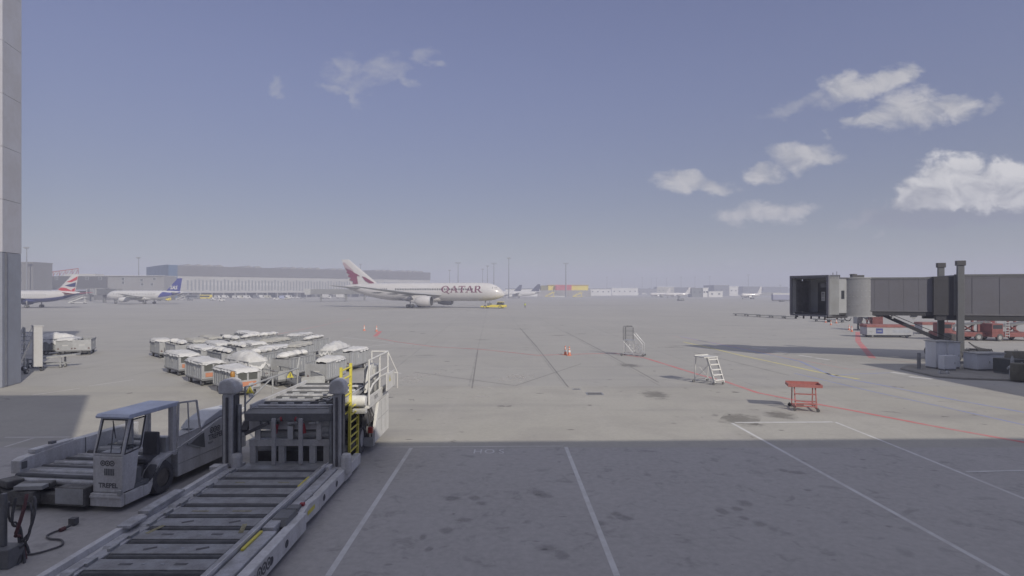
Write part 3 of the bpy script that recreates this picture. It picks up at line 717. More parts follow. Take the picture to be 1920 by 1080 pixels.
def serif_letters(word, h):
    """block serif capitals as quads: list of 2-D quads, x right"""
    out = []; x = 0; T = h * .21; t_ = h * .10; sf = h * .09
    def q(a, b, c, d): out.append([(p[0] + x, p[1]) for p in (a, b, c, d)])
    def stroke(x0, y0, x1, y1, w): q((x0 - w / 2, y0), (x0 + w / 2, y0), (x1 + w / 2, y1), (x1 - w / 2, y1))
    def serif(xc, y, w): q((xc - w / 2, y), (xc + w / 2, y), (xc + w / 2, y + sf), (xc - w / 2, y + sf))
    for ch in word:
        if ch == 'Q':
            rx, ry = h * .50, h * .52; k = 20
            for i in range(k):
                a0, a1 = 2 * math.pi * i / k, 2 * math.pi * (i + 1) / k
                f = lambda a, inn: (rx + (rx - (T if inn else 0)) * math.cos(a) - (0 if not inn else 0), h / 2 + (ry - (t_ if inn else 0)) * math.sin(a))
                q(f(a0, False), f(a1, False), f(a1, True), f(a0, True))
            q((h * .50, h * .16), (h * .66, h * .22), (h * 1.12, -h * .20), (h * .92, -h * .22)); x += h * 1.14
        elif ch == 'A':
            stroke(h * .13, 0, h * .46, h, t_); stroke(h * .86, 0, h * .50, h, T); q((h * .24, h * .30), (h * .76, h * .30), (h * .73, h * .39), (h * .27, h * .39)); serif(h * .13, 0, h * .30); serif(h * .86, 0, h * .40); x += h * 1.06
        elif ch == 'T':
            stroke(h * .42, 0, h * .42, h, T); q((0, h * .89), (h * .84, h * .89), (h * .84, h), (0, h)); q((0, h * .70), (t_ * .8, h * .70), (t_ * .8, h * .89), (0, h * .89)); q((h * .84 - t_ * .8, h * .70), (h * .84, h * .70), (h * .84, h * .89), (h * .84 - t_ * .8, h * .89)); serif(h * .42, 0, h * .44); x += h * .92
        elif ch == 'R':
            stroke(h * .2, 0, h * .2, h, T); serif(h * .2, 0, h * .42); k = 10
            q((h * .06, h * .90), (h * .5, h * .90), (h * .5, h), (h * .06, h)); q((h * .2, h * .44), (h * .5, h * .44), (h * .5, h * .53), (h * .2, h * .53))
            for i in range(k):
                a0, a1 = -math.pi / 2 + math.pi * i / k, -math.pi / 2 + math.pi * (i + 1) / k
                f = lambda a, inn: (h * .5 + (h * .30 - (T if inn else 0)) * math.cos(a), h * .72 + (h * .28 - (t_ if inn else 0)) * math.sin(a))
                q(f(a0, False), f(a1, False), f(a1, True), f(a0, True))
            stroke(h * .86, 0, h * .46, h * .48, T); serif(h * .88, 0, h * .34); x += h * 1.04
    return out, x
def skin_text(t, info, quads, x_left, z0, mat, sides=(-1,), name='lettering', sub=3, flip=False):
    """quads drawn so that x increases to the reader's right; on the right side of the plane the nose is to the right"""
    mb = MB()
    for s in sides:
        for q in quads:
            for i in range(sub):
                for j in range(sub):
                    def P(u, v):
                        a = Vector(q[0]).lerp(Vector(q[1]), u); b = Vector(q[3]).lerp(Vector(q[2]), u); p = a.lerp(b, v)
                        X = (x_left + p.x) if s < 0 else (x_left - p.x)
                        return info['skin'](X, z0 + p.y, s, .03)
                    mb.quad(P(i / sub, j / sub), P((i + 1) / sub, j / sub), P((i + 1) / sub, (j + 1) / sub), P(i / sub, (j + 1) / sub))
    return mb.build(name, mat, t, recalc=False)
maroon = M('maroon_paint', (.22, .06, .11), .4, 0, .05, 1); maroon_l = M('maroon_lettering', (.19, .075, .12), .4, 0, .05, 1)
wf = M('airliner_white', (.59, .58, .59), .28, 0, .05, .2, coat=.3); bb = M('airliner_belly_blue', (.06, .07, .20), .3, 0, .05, .2, coat=.3)
gw = M('airliner_pale_grey', (.60, .60, .61), .3, 0, .05, .2)
# --- widebody with the maroon antelope tail
psi = R(-14); Lq = 60.0
hd = Vector((math.cos(psi), math.sin(psi), 0)); rt = Vector((math.sin(psi), -math.cos(psi), 0))
gear_px = G(769, 577.3); mc = gear_px - rt * 5.0
nose = mc + hd * Lq * .535
q, qi = airliner('airliner', 'large white widebody jet with maroon lettering and a maroon antelope tail', nose, psi, Lq, 6.1, 5.5, [wf], fin_h=9.0, span=29, wing_x=.44, sweep=.325, tip_z=3.0, eng_len=6.4, eng_d=3.5, eng_y=.345, wing_z=-.42, gear_x=.535, eng_mat=wf)
quads, wd = serif_letters('QATAR', 2.25)
sc_ = 14.6 / wd; quads = [[(x * sc_, y) for x, y in qq] for qq in quads]
xl = -.36 * Lq
skin_text(q, qi, quads, xl, 5.25, maroon_l, (-1,)); skin_text(q, qi, quads, xl + 14.6, 5.25, maroon_l, (1,))
windows(q, qi, [-.30 * Lq - .0 - k * .62 for k in range(-12, 34)] , 6.35, .34, .60)
windows(q, qi, [-.70 * Lq - k * .7 for k in range(4)], 6.35, .34, .60)
mb = MB()
for s in (1, -1):
    for (x0, x1, z0, z1) in ((-1.9, -2.7, 6.25, 6.95), (-2.8, -3.7, 6.45, 7.1)): mb.quad(qi['skin'](x0, z0, s), qi['skin'](x1, z0 + .05, s), qi['skin'](x1 - .15, z1, s), qi['skin'](x0 - .35, z1 - .1, s))
mb.build('cockpit_window', darkglass, q, recalc=False)
mb = MB()
for s in (1, -1):
    for x in (-.115, -.30, -.66, -.80):
        X = x * Lq
        for a, b, c, d in ((X, X + .06, 4.6, 6.9), (X + 1.1, X + 1.16, 4.6, 6.9)): mb.quad(qi['skin'](a, c, s, .025), qi['skin'](b, c, s, .025), qi['skin'](b, d, s, .025), qi['skin'](a, d, s, .025))
mb.build('door_outline', greyp, q, recalc=False)
E = maroon
fin_marks(qi, [([(.80, .90), (.99, .82), (.95, .70), (.55, .52), (.50, .58)], 1), ([(.98, .78), (.60, .44), (.56, .50), (.97, .86)], 0),
    ([(.97, .68), (.62, .52), (.44, .42), (.40, .34), (.52, .36), (.60, .26), (.70, .05), (.90, .04), (.84, .15), (.97, .20), (.86, .27), (.98, .36), (.84, .39), (.97, .50), (.86, .54)], 0),
    ([(.30, .34), (.20, .30), (.08, .10), (.10, .04), (.26, .06), (.34, .16)], 0)], [maroon, M('grey_rose_paint', (.45, .36, .40), .4)])
# --- jet with red, white and blue ribbon tail
d2 = R(180 - 4); h2 = Vector((math.cos(d2), math.sin(d2), 0)); tail2 = AT(150, 551, 200); Lb = 37.6
b, bi = airliner('airliner', 'white jet with dark blue belly and a red, white and blue ribbon tail', tail2 + h2 * Lb + Vector((0, 0, 0)), d2, Lb, 3.95, 3.95, [wf, bb], belly=-.30, fin_h=5.75, span=17, tip_z=1.6, sweep=.24, eng_mat=bb, gear_x=.56, tcone=M('red_stabiliser', (.48, .06, .08), .4))
rd = M('ribbon_red', (.50, .05, .07), .4, 0, .05); bl = M('ribbon_blue', (.04, .05, .16), .4, 0, .05)
fin_marks(bi, [([(.10, .56), (.45, .70), (.98, .90), (.98, .70), (.55, .56)], 0), ([(.22, .36), (.95, .56), (.98, .30), (.6, .30)], 1), ([(.02, .14), (.10, .26), (.45, .22), (.75, .10), (.95, .02), (.6, .0), (.35, .05)], 0), ([(.80, .14), (.98, .24), (.98, .0), (.86, .0)], 0)], [rd, bl])
# --- white jet with the blue tail
d3 = R(180 - 8); h3 = Vector((math.cos(d3), math.sin(d3), 0)); tail3 = AT(344, 551, 258); Ls = 37.6
s_, si = airliner('airliner', 'white jet with a blue tail carrying white slanted letters, parked before the pale pier', tail3 + h3 * Ls, d3, Ls, 3.95, 3.95, [gw, gw], fin_h=5.75, span=17, tip_z=1.6, sweep=.24, fin_mat=blue, gear_x=.56, tcone=gw)
mb = MB()
for s in (1, -1):
    n = 10
    for i in range(n):
        for k in range(6):
            a0, a1 = -.55 + k * .22, -.55 + (k + 1) * .22
            def Pp(u, f): X = -(.70 + .045 * (f + .55) + .0 + (.97 - .70 - .045 * (f + .55)) * u) * Ls; r = 1.95 if True else 0; return si['skin'](X, (3.95 + 1.1 * u * u) + f * (1.9 - 1.5 * u), s, .025)
            mb.quad(Pp(i / n, a0), Pp((i + 1) / n, a0), Pp((i + 1) / n, a1), Pp(i / n, a1))
mb.each('blue_tail_band', blue, s_, recalc=False)
vs, fs = text_mesh('SAS', 2.2, .25, .05)
mb = MB()
for s in (1, -1):
    c = si['finp'](.42, .30)
    mb.add([(c[0] + (v.x if s < 0 else -v.x), s * .36, c[1] + v.y) for v in vs], fs)
mb.build('lettering', white_clean, si['fin'], recalc=False)
windows(s_, si, [-5 - k * .75 for k in range(28)], 4.45, .26, .34); windows(b, bi, [-5 - k * .75 for k in range(30)], 4.45, .24, .3, M('pale_window', (.30, .31, .34), .3))
# --- far jets
navy = M('navy_tail', (.08, .085, .14), .4); white_f = wf
for (px, Y, hd_, lab, fm) in ((944, 520, 180, 'far white jet with a dark tail nosed behind the widebody at the far pier', navy), (978, 470, 176, 'far white jet with a dark swept tail beside the yellow freight hall', navy)):
    p = AT(px + 34, 546, Y); airliner('airliner', lab, (p.x - 36, Y, 0), R(hd_), 37, 3.9, 3.8, [gw], fin_h=5.8, span=17, tip_z=1.5, sweep=.24, fin_mat=fm, detail=1)
def small_jet(name, lab, px, Y, hd_, L=26, ttail=True):
    p = AT(px, 546, Y); t, i = airliner(name, lab, (p.x, Y, 0), R(hd_), L, 2.7, 2.9, [wf], fin_h=5.0, span=11, tip_z=.9, sweep=.2, eng_len=3, eng_d=1.3, detail=1, gear_x=.55)
    return t
small_jet('commuter_plane', 'small white plane with a tall raked tail on the far field', 1388, 420, 183, 14 + 2)
small_jet('commuter_plane', 'tiny white plane parked beside the yellow tanker', 1246, 520, 184, 24)
small_jet('commuter_plane', 'tiny white plane farther from the grey box building than the tanker plane', 1218, 540, 184, 20)
# ------------------------------------------------------------------ container loader in front
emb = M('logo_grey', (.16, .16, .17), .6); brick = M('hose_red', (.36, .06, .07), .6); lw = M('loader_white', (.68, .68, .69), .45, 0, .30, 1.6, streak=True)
lw2 = M('loader_sunny_white', (.72, .72, .71), .45, 0, .22, 1.2, streak=True)  # lighter copy of the loader white, sunlight put into its tone
deckm = M('deck_steel', (.34, .345, .36), .5, .05, .35, 2.5, bump=.1); rollm = M('roller_rubber', (.13, .134, .145), .85, 0, .3, 3); railm = M('worn_rail_steel', (.52, .525, .55), .45, .1, .4, 3)
postm = M('mast_grey', (.60, .605, .625), .35, .2, .25, 1.5)
def rings_logo(mb, o, ex, ey, r, m=0):
    o, ex, ey = Vector(o), Vector(ex), Vector(ey)
    for k in (-1, 0, 1):
        for (ro, ri) in ((1, .62), (.36, 0)):
            n = 14; c = o + ex * k * 1.75 * r
            for i in range(n):
                a, b = 2 * math.pi * i / n, 2 * math.pi * (i + 1) / n
                P = lambda q, rr: c + (ex * math.cos(q) + ey * math.sin(q)) * rr * r
                mb.quad(P(a, ri), P(a, ro), P(b, ro), P(b, ri), m)
def warning(mb, o, ex, ey, s, m0=0, m1=1):
    o, ex, ey = Vector(o), Vector(ex), Vector(ey); n = ex.cross(ey).normalized() * .003
    mb.add([o - ex * s / 2 - ey * s * .45, o + ex * s / 2 - ey * s * .45, o + ey * s * .5], [(0, 1, 2)], m0)
    mb.add([o - ex * s * .07 - ey * s * .30 + n, o + ex * s * .07 - ey * s * .30 + n, o + ex * s * .04 + ey * s * .22 + n, o - ex * s * .04 + ey * s * .22 + n], [(0, 1, 2, 3)], m1)
def loader():
    t = thing('cargo_loader', 'large white container loader with roller decks, two lift posts and a yellow ladder', 'cargo loader', (-6.7, 14, 0))
    B = lambda mb, name, mats, par=t, **k: mb.build(name, mats, par, world=True, **k)
    XL, XR = -8.5, -4.9; Z = .55
    # low front deck
    d = MB(); d.bb(-7.95, -5.62, 6.8, 17.35, .30, .47); B(d, 'front_deck', deckm)
    fd = t.children[-1] if False else None
    k = 0; y = 7.3
    while y < 17.3:
        p = MB(); p.bb(-7.93, -5.66, y + .16, min(y + .60, 17.34), .475, .545)
        hole = MB()
        if 8.5 < y < 13.4:
            for x in ((-7.3, -6.25) if k % 2 else (-7.25, -6.2)): hole.box((x, y + .38, .548), (.24, .08, .004), 0, .0 if k % 2 else .5)
        o = B(p, 'deck_plate', deckm, bev=.012)
        if hole.v:
            for x in (-6.95, -6.6): hole.box((x, y + .38, .549), (.06, .06, .005), 1)
            hole.each('slot', [black, steel], o, world=True)
        r = MB(); r.lathe([(.055, -7.9), (.07, -7.88), (.07, -5.68), (.055, -5.66)], 'x', (0, y + .08, .475), 12); B(r, 'roller', rollm, smooth=True)
        y += .68; k += 1
    yl = MB()
    for (x0, x1, yy) in ((-7.5, -7.1, 13.72), (-6.55, -6.1, 13.72), (-7.45, -7.2, 15.78), (-6.3, -6.0, 15.78)): yl.bb(x0, x1, yy, yy + .06, .546, .549)
    yl.box((-5.85, 12.75, .548), (.10, .5, .004), 0, .25); yl.box((-7.72, 12.7, .548), (.10, .45, .004), 0, -.25); [x for x in yl.each('deck_mark', M('faded_yellow_mark', (.37, .345, .22), .7, 0, .5, 5), t, world=True)]
    # right long beam, stepped, and its top covers
    rb_ = MB()
    rb_.prism([(15.0, .14), (19.0, .14), (19.0, .46), (15.0, .50)], 'x', -5.10, -4.90); rb_.prism([(13.7, .20), (15.0, .14), (15.0, .50), (14.1, .58), (13.7, .50)], 'x', -5.06, -4.88)
    rb_.prism([(6.8, .13), (13.7, .13), (13.7, .52), (6.8, .52)], 'x', -5.02, -4.80)
    rbo = B(rb_, 'side_beam', lw, bev=.012)
    h = MB()
    for yy in (9.0, 10.9, 11.7, 12.5, 15.3, 16.4, 17.7):
        x = -4.797 if yy < 13.7 else -4.897
        n = 12; h.add([(x, yy + .10 * math.cos(6.283 * i / n), .32 + .085 * math.sin(6.283 * i / n)) for i in range(n)], [tuple(range(n))])
    h.each('lift_hole', M('shadow_hole', (.10, .10, .11), .8), rbo, world=True)
    lg = MB(); rings_logo(lg, (-4.796, 11.35, .34), (0, 1, 0), (0, 0, 1), .12); flat_text(lg, 'TREPEL', .22, (-4.796, 10.3, .34), (0, 1, 0), (0, 0, 1)); lg.build('logo', emb, rbo, world=True)
    ym = MB(); ym.bb(-4.876, -4.872, 14.0, 14.5, .34, .44); ym.build('yellow_strip', yellow, rbo, world=True)
    c = MB(); c.bb(-5.40, -5.05, 6.8, 12.6, .30, .56); c.bb(-5.38, -5.12, 12.62, 13.1, .32, .62); c.bb(-5.38, -5.12, 13.7, 18.5, .28, .52); B(c, 'beam_cover', railm, bev=.02)
    c = MB(); c.prism([(12.9, .5), (13.7, .5), (13.55, .66), (13.05, .66)], 'x', -5.34, -4.98); c.bb(-5.3, -5.02, 13.72, 14.0, .52, .62); B(c, 'latch_housing', dgrey, bev=.015)
    c = MB(); c.bb(-5.60, -5.42, 6.8, 17.3, .44, .60); B(c, 'guide_rail', railm, bev=.02)
    c = MB(); c.bb(-5.43, -5.41, 6.8, 17.3, .60, .66); B(c, 'rail_lip', lw)
    c = MB(); c.bb(-5.37, -5.31, 11.6, 12.5, .565, .60); c.bb(-5.60, -5.56, 15.3, 16.1, .602, .615); c.each('yellow_strip', yellow, t, world=True)
    c = MB(); c.box((-5.02, 14.05, .60), (.10, .10, .06)); B(c, 'red_marker', brick)
    # left long beam
    c = MB(); c.bb(-8.5, -8.36, 6.8, 17.6, .18, .62); c.bb(-8.36, -8.25, 6.8, 17.4, .18, .50); B(c, 'side_beam', lw, bev=.012)
    c = MB(); c.bb(-8.24, -7.98, 6.8, 17.3, .30, .52); B(c, 'guide_rail', railm, bev=.02)
    c = MB()
    for i in range(9): c.prism([(7.3 + i * 1.12, .505), (8.0 + i * 1.12, .505), (7.95 + i * 1.12, .56), (7.35 + i * 1.12, .56)], 'x', -8.24, -8.05)
    c.bb(-8.55, -8.30, 13.4, 14.9, .61, .68); c.bb(-8.5, -8.2, 12.6, 13.2, .60, .66); c.each('guide_block', railm, t, world=True, bev=.01)
    c = MB()
    for i in range(16): c.box((-8.02, 7.4 + i * .63, .55), (.06, .30, .05))
    c.each('guide_roller', lgrey, t, world=True)
    # lift posts
    for (x, w, dd, h0) in ((-8.42, .30, .42, 2.66), (-5.18, .24, .36, 2.66)):
        p = MB(); p.bb(x - w / 2, x + w / 2, 17.35, 17.35 + dd, .3, h0); po = B(p, 'lift_post', postm, bev=.03)
        g = MB(); g.bb(x - w * .62, x - w * .5 - .001, 17.42, 17.30 + dd, .32, h0 - .05); g.bb(x + w * .505, x + w * .64, 17.42, 17.30 + dd, .32, h0 - .05); g.bb(x - .03, x + .03, 17.30, 17.345, .4, h0 - .1); g.build('post_groove', black, po, world=True)
        cp = MB(); r = w * .5 + .1; prof = [(x - r, h0), (x - r, h0 + .22), (x - r * .8, h0 + .36), (x - r * .35, h0 + .43), (x + r * .35, h0 + .43), (x + r * .8, h0 + .36), (x + r, h0 + .22), (x + r, h0)]
        cp.prism(prof, 'y', 17.27, 17.43 + dd); cp.build('post_cap', M('post_cap_grey', (.62, .62, .63), .45, 0, .25, 3), po, world=True, bev=.05)
        ft = MB(); ft.bb(x - .30, x + .30, 17.2, 17.9, .12, .5); ft.bb(x - .36, x - .1, 17.0, 17.3, .3, .62); ft.lathe([(.14, 0), (.16, .1), (.16, .5), (.12, .6)], 'z', (x + .28, 17.35, .3), 12); ft.build('post_foot', lw, po, world=True, bev=.02)
        cy = MB(); cy.tube([(x + (.24 if x < -7 else -.24), 17.6, .5), (x + (.24 if x < -7 else -.24), 17.6, 2.3)], .07, 10); cy.build('hydraulic_cylinder', steel, po, world=True, smooth=True)
    # rear raised deck
    ZR = 2.16
    d = MB(); d.bb(-7.88, -5.45, 17.78, 22.6, ZR - .14, ZR); B(d, 'rear_deck', deckm)
    y = 18.0
    while y < 22.5:
        r = MB(); r.lathe([(.05, -7.78), (.06, -7.76), (.06, -5.56), (.05, -5.54)], 'x', (0, y, ZR + .02), 10); B(r, 'roller', rollm if int(y * 10) % 3 else railm, smooth=True)
        y += .46
    r = MB()
    for yy in (18.25, 19.2, 20.1):
        for x in (-7.4, -6.9, -6.4, -5.9): r.box((x, yy, ZR + .04), (.22, .10, .07), 0, .2)
    r.each('pallet_stop', lgrey, t, world=True, bev=.01)
    r = MB(); r.bb(-7.96, -7.89, 17.8, 22.6, ZR - .16, ZR + .10); r.bb(-5.44, -5.38, 17.8, 22.6, ZR - .16, ZR + .08); r.each('deck_edge', lw, t, world=True)
    e = MB(); e.prism([(17.50, ZR - .34), (17.78, ZR - .16), (17.78, ZR - .02), (17.46, ZR - .10)], 'x', -7.98, -5.36); B(e, 'bridge_flap', dgrey, bev=.01)
    e = MB(); e.bb(-7.95, -5.38, 17.72, 17.9, ZR - .64, ZR - .345); e.bb(-7.75, -7.58, 17.66, 17.72, ZR - .95, ZR - .35); e.bb(-5.9, -5.74, 17.66, 17.72, ZR - .95, ZR - .4); B(e, 'end_beam', lw, bev=.015)
    fit = MB()
    for x in (-7.36, -6.62, -5.98): fit.tube([(x - .1, 17.60, ZR - .42), (x + .10, 17.58, ZR - .38)], .045, 8); fit.lathe([(.03, 0), (.06, .03), (.06, .1), (.02, .14)], 'x', (x + .1, 17.58, ZR - .38), 8)
    fit.bb(-6.72, -6.56, 17.56, 17.68, ZR - .90, ZR - .5); B(fit, 'hose_coupling', alu)
    for s, x in ((1, -7.02), (-1, -6.30)):
        a = [Vector((x + s * (.12 - .36 * math.sin(R(q)) * .7), 17.54 - .05 * math.sin(R(q)), ZR - .66 + .46 * math.sin(R(q)) - 0)) if False else Vector((x + s * .24 * math.cos(R(90 - q)) * -1 + s * .17, 17.52, ZR - .70 + .44 * math.cos(R(q)))) for q in (90, 70, 50, 30, 12, 0)]
        m = MB(); m.tube(a, .075, 10, 0); ho = B(m, 'hose', dgrey, smooth=True)
        m = MB(); m.tube(a[:3], .082, 10); m.tube(a[4:], .082, 10); m.build('hose_sleeve', brick, ho, world=True, smooth=True)
    # scissor frame below the raised deck
    f = MB()
    for x in (-7.85, -6.98, -6.05, -5.62): f.bb(x - .09, x + .09, 17.75, 17.92, .5, 1.15)
    f.bb(-7.95, -5.30, 17.72, 17.95, 1.02, 1.22); B(f, 'front_frame', lw, bev=.012)
    f = MB(); f.lathe([(.11, -7.7), (.11, -5.5)], 'x', (0, 17.82, 1.36), 14); f.lathe([(.16, 0), (.18, .05), (.18, .4), (.14, .45)], 'x', (-5.85, 17.85, 1.52), 12); B(f, 'cross_tube', lgrey, smooth=True)
    for x in (-7.08, -6.28):
        f = MB(); f.bb(x - .06, x + .06, 17.40, 17.48, .55, 1.92); B(f, 'guide_post', M('guide_post_grey', (.52, .52, .54), .45, 0, .25, 2), bev=.01)
    f = MB()
    for x in (-7.5, -5.85): f.beam((x, 18.4, .6), (x, 22.0, 1.95), .16, .26); f.beam((x + .18, 22.2, .6), (x + .18, 18.6, 1.95), .16, .26)
    f.each('scissor_arm', dgrey, t, world=True)
    f = MB(); f.beam((-8.0, 17.6, 1.42), (-7.25, 17.45, 1.78), .07, .10); f.beam((-8.05, 17.62, 1.50), (-8.05, 17.9, 1.70), .2, .12); B(f, 'lever', black)
    f = MB(); f.bb(-8.1, -5.3, 18.2, 23.0, .42, .75); f.bb(-7.9, -5.5, 22.4, 22.9, .75, 2.0); f.bb(-7.9, -5.7, 19.2, 21.9, .75, 1.25); B(f, 'chassis', M('greasy_steel', (.14, .135, .13), .7, 0, .4, 3))
    f = MB(); f.bb(-8.0, -5.3, 17.45, 17.95, .40, .50); B(f, 'deck_sill', lgrey)
    for (x, y) in ((-5.42, 20.55), (-5.42, 21.75), (-8.0, 20.5), (-8.0, 21.9)):
        m = MB(); wheel_mb(m, (x, y, .56), .56, .38, 'x'); B(m, 'wheel', [rubber, lw], smooth=True)
    # operator side: pod, skirt, rails, cabinet
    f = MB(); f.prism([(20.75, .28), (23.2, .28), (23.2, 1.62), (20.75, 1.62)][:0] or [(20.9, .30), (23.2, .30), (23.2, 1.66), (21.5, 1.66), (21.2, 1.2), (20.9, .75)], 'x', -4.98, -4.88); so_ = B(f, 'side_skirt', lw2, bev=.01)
    m = MB(); m.bb(-5.9, -4.9, 20.72, 20.92, .22, .50); m.bb(-4.877, -4.872, 21.9, 21.92, .5, 1.6); m.bb(-4.877, -4.872, 22.5, 22.52, .5, 1.6); m.bb(-4.877, -4.872, 21.4, 23.1, 1.02, 1.04); m.each('panel_seam', lgrey, so_, world=True)
    m = MB(); m.bb(-5.05, -4.89, 20.56, 20.70, .72, .92); m.build('tail_light', M('red_lens', (.45, .06, .05), .3), so_, world=True)
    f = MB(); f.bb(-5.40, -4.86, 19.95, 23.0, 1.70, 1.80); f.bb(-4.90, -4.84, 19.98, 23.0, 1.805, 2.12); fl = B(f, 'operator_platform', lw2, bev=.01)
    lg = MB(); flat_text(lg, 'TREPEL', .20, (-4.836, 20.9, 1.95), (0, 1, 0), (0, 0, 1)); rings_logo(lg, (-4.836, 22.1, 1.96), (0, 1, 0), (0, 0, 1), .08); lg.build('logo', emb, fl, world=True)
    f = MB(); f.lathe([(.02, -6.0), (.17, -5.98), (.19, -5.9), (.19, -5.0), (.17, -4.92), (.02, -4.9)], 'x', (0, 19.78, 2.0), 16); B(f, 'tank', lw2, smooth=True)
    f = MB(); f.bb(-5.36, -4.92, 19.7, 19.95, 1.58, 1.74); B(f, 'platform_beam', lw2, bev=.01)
    mt = MB()
    zf = 1.82; zt = 3.34
    for y in (19.98, 21.6, 23.0): mt.tube([(-4.87, y, zf), (-4.87, y, zt)], .035, 8)
    mt.tube([(-4.87, 19.98, zt), (-4.87, 23.0, zt)], .035, 8); mt.tube([(-4.87, 19.98, 2.75), (-4.87, 23.0, 2.75)], .028, 8)
    mt.tube([(-5.5, 23.0, zt), (-4.87, 23.0, zt)], .03, 8); mt.tube([(-5.5, 23.0, zf), (-5.5, 23.0, zt)], .03, 8); mt.tube([(-4.87, 23.0, zt), (-4.5, 23.05, 2.5), (-4.5, 23.05, 1.9)], .02, 6); mt.tube([(-4.87, 23.0, 2.5), (-4.5, 23.05, 2.5)], .02, 6)
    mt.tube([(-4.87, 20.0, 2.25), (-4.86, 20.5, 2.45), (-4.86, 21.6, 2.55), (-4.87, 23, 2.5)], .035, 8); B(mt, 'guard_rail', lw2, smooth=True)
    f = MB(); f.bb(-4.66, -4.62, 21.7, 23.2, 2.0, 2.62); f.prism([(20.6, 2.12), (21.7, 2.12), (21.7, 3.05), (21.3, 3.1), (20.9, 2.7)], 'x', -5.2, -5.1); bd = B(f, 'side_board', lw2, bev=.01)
    s_ = MB(); warning(s_, (-4.617, 22.2, 2.42), (0, 1, 0), (0, 0, 1), .26); s_.build('warning_label', [yellow, black], bd, world=True)
    f = MB(); f.bb(-5.42, -5.0, 21.5, 22.4, 1.82, 2.95); cb = B(f, 'control_cabinet', lgrey, bev=.02)
    s_ = MB()
    for i in range(4): s_.bb(-5.38 + i * .1, -5.33 + i * .1, 21.47, 21.498, 2.05, 2.85)
    s_.each('cabinet_rib', white, cb, world=True)
    f = MB(); f.bb(-5.38, -4.95, 20.3, 21.3, 1.82, 2.06); f.bb(-5.3, -5.0, 20.9, 21.35, 2.06, 2.5); f.tube([(-5.35, 20.2, 2.1), (-5.2, 20.6, 2.25), (-5.0, 21.2, 2.15)], .04, 8); B(f, 'control_console', dgrey, bev=.02)
    f = MB()
    for i in range(6): f.tube([(-5.15 + i * .04, 20.0 + i * .1, 1.7), (-5.12 + i * .05, 20.1 + i * .11, 1.35), (-5.16 + i * .04, 20.2 + i * .1, 1.0 + .05 * (i % 3))], .03, 6)
    f.bb(-5.3, -5.0, 20.2, 20.9, 1.1, 1.6); B(f, 'hose_bundle', black)
    # yellow ladder in two lengths
    def ladder(y0, y1, z0, z1, x0, x1, n):
        m = MB()
        for yy in (y0, y1): m.beam((x0, yy, z0), (x1, yy, z1), .075, .09)
        for i in range(n):
            f_ = (i + .6) / n; m.tube([(x0 + (x1 - x0) * f_, y0, z0 + (z1 - z0) * f_), (x0 + (x1 - x0) * f_, y1, z0 + (z1 - z0) * f_)], .03, 6)
        B(m, 'ladder', yellow)
    ladder(18.95, 19.95, .10, 2.0, -5.26, -5.24, 8); ladder(18.3, 19.4, 1.6, 3.32, -5.34, -5.33, 6)
    f = MB(); warning(f, (-5.28, 18.3, 2.62), (1, 0, 0), (0, 0, 1), .18); f.build('warning_label', [brick, white], t, world=True)
    # left hand rail of the raised deck and amber light
    m = MB()
    for y in (17.85, 19.9, 22.2): m.tube([(-8.12, y, ZR - .2), (-8.12, y, ZR + .62)], .03, 8)
    m.tube([(-8.12, 17.85, ZR + .62), (-8.12, 22.2, ZR + .62)], .032, 8); m.tube([(-8.12, 17.85, ZR + .1), (-8.12, 19.9, ZR + .62)], .025, 8); m.tube([(-8.12, 22.2, ZR + .62), (-8.12, 22.4, ZR + 1.0)], .03, 8); B(m, 'hand_rail', lgrey, smooth=True)
    for (y, z) in ((18.3, 2.62), (21.6, 2.62)):
        m = MB(); m.box((-8.14, y, z), (.03, .24, .44)); o = B(m, 'rail_board', dgrey if y > 20 else lw); s_ = MB(); warning(s_, (-8.1, y, z + .03), (.7, .7, 0), (0, 0, 1), .22); s_ = MB(); warning(s_, (-8.12, y - .122, z + .03), (1, 0, 0), (0, 0, 1), .26); s_.build('warning_label', [yellow, black], o, world=True)
    m = MB(); m.tube([(-8.62, 18.1, 2.0), (-8.62, 18.1, 3.05)], .03, 8); o = B(m, 'light_pole', lgrey); m = MB(); m.lathe([(.06, 0), (.07, .02), (.07, .13), (.05, .17), (.01, .18)], 'z', (-8.62, 18.1, 3.05), 14); m.build('amber_light', M('amber_lens', (.46, .24, .07), .35), o, world=True, smooth=True)
    f = MB(); r0 = random.Random(2)
    pts = [Vector((-5.55 - .12 * i, 18.35 + .25 * (i % 2), ZR + .10 + .06 * math.sin(i * 2)))for i in range(7)]
    f.tube(pts, .018, 5); f.tube([p + Vector((.08, .14, .04)) for p in pts[::-1]], .018, 5); B(f, 'net_strap', black)
    return t
loader()

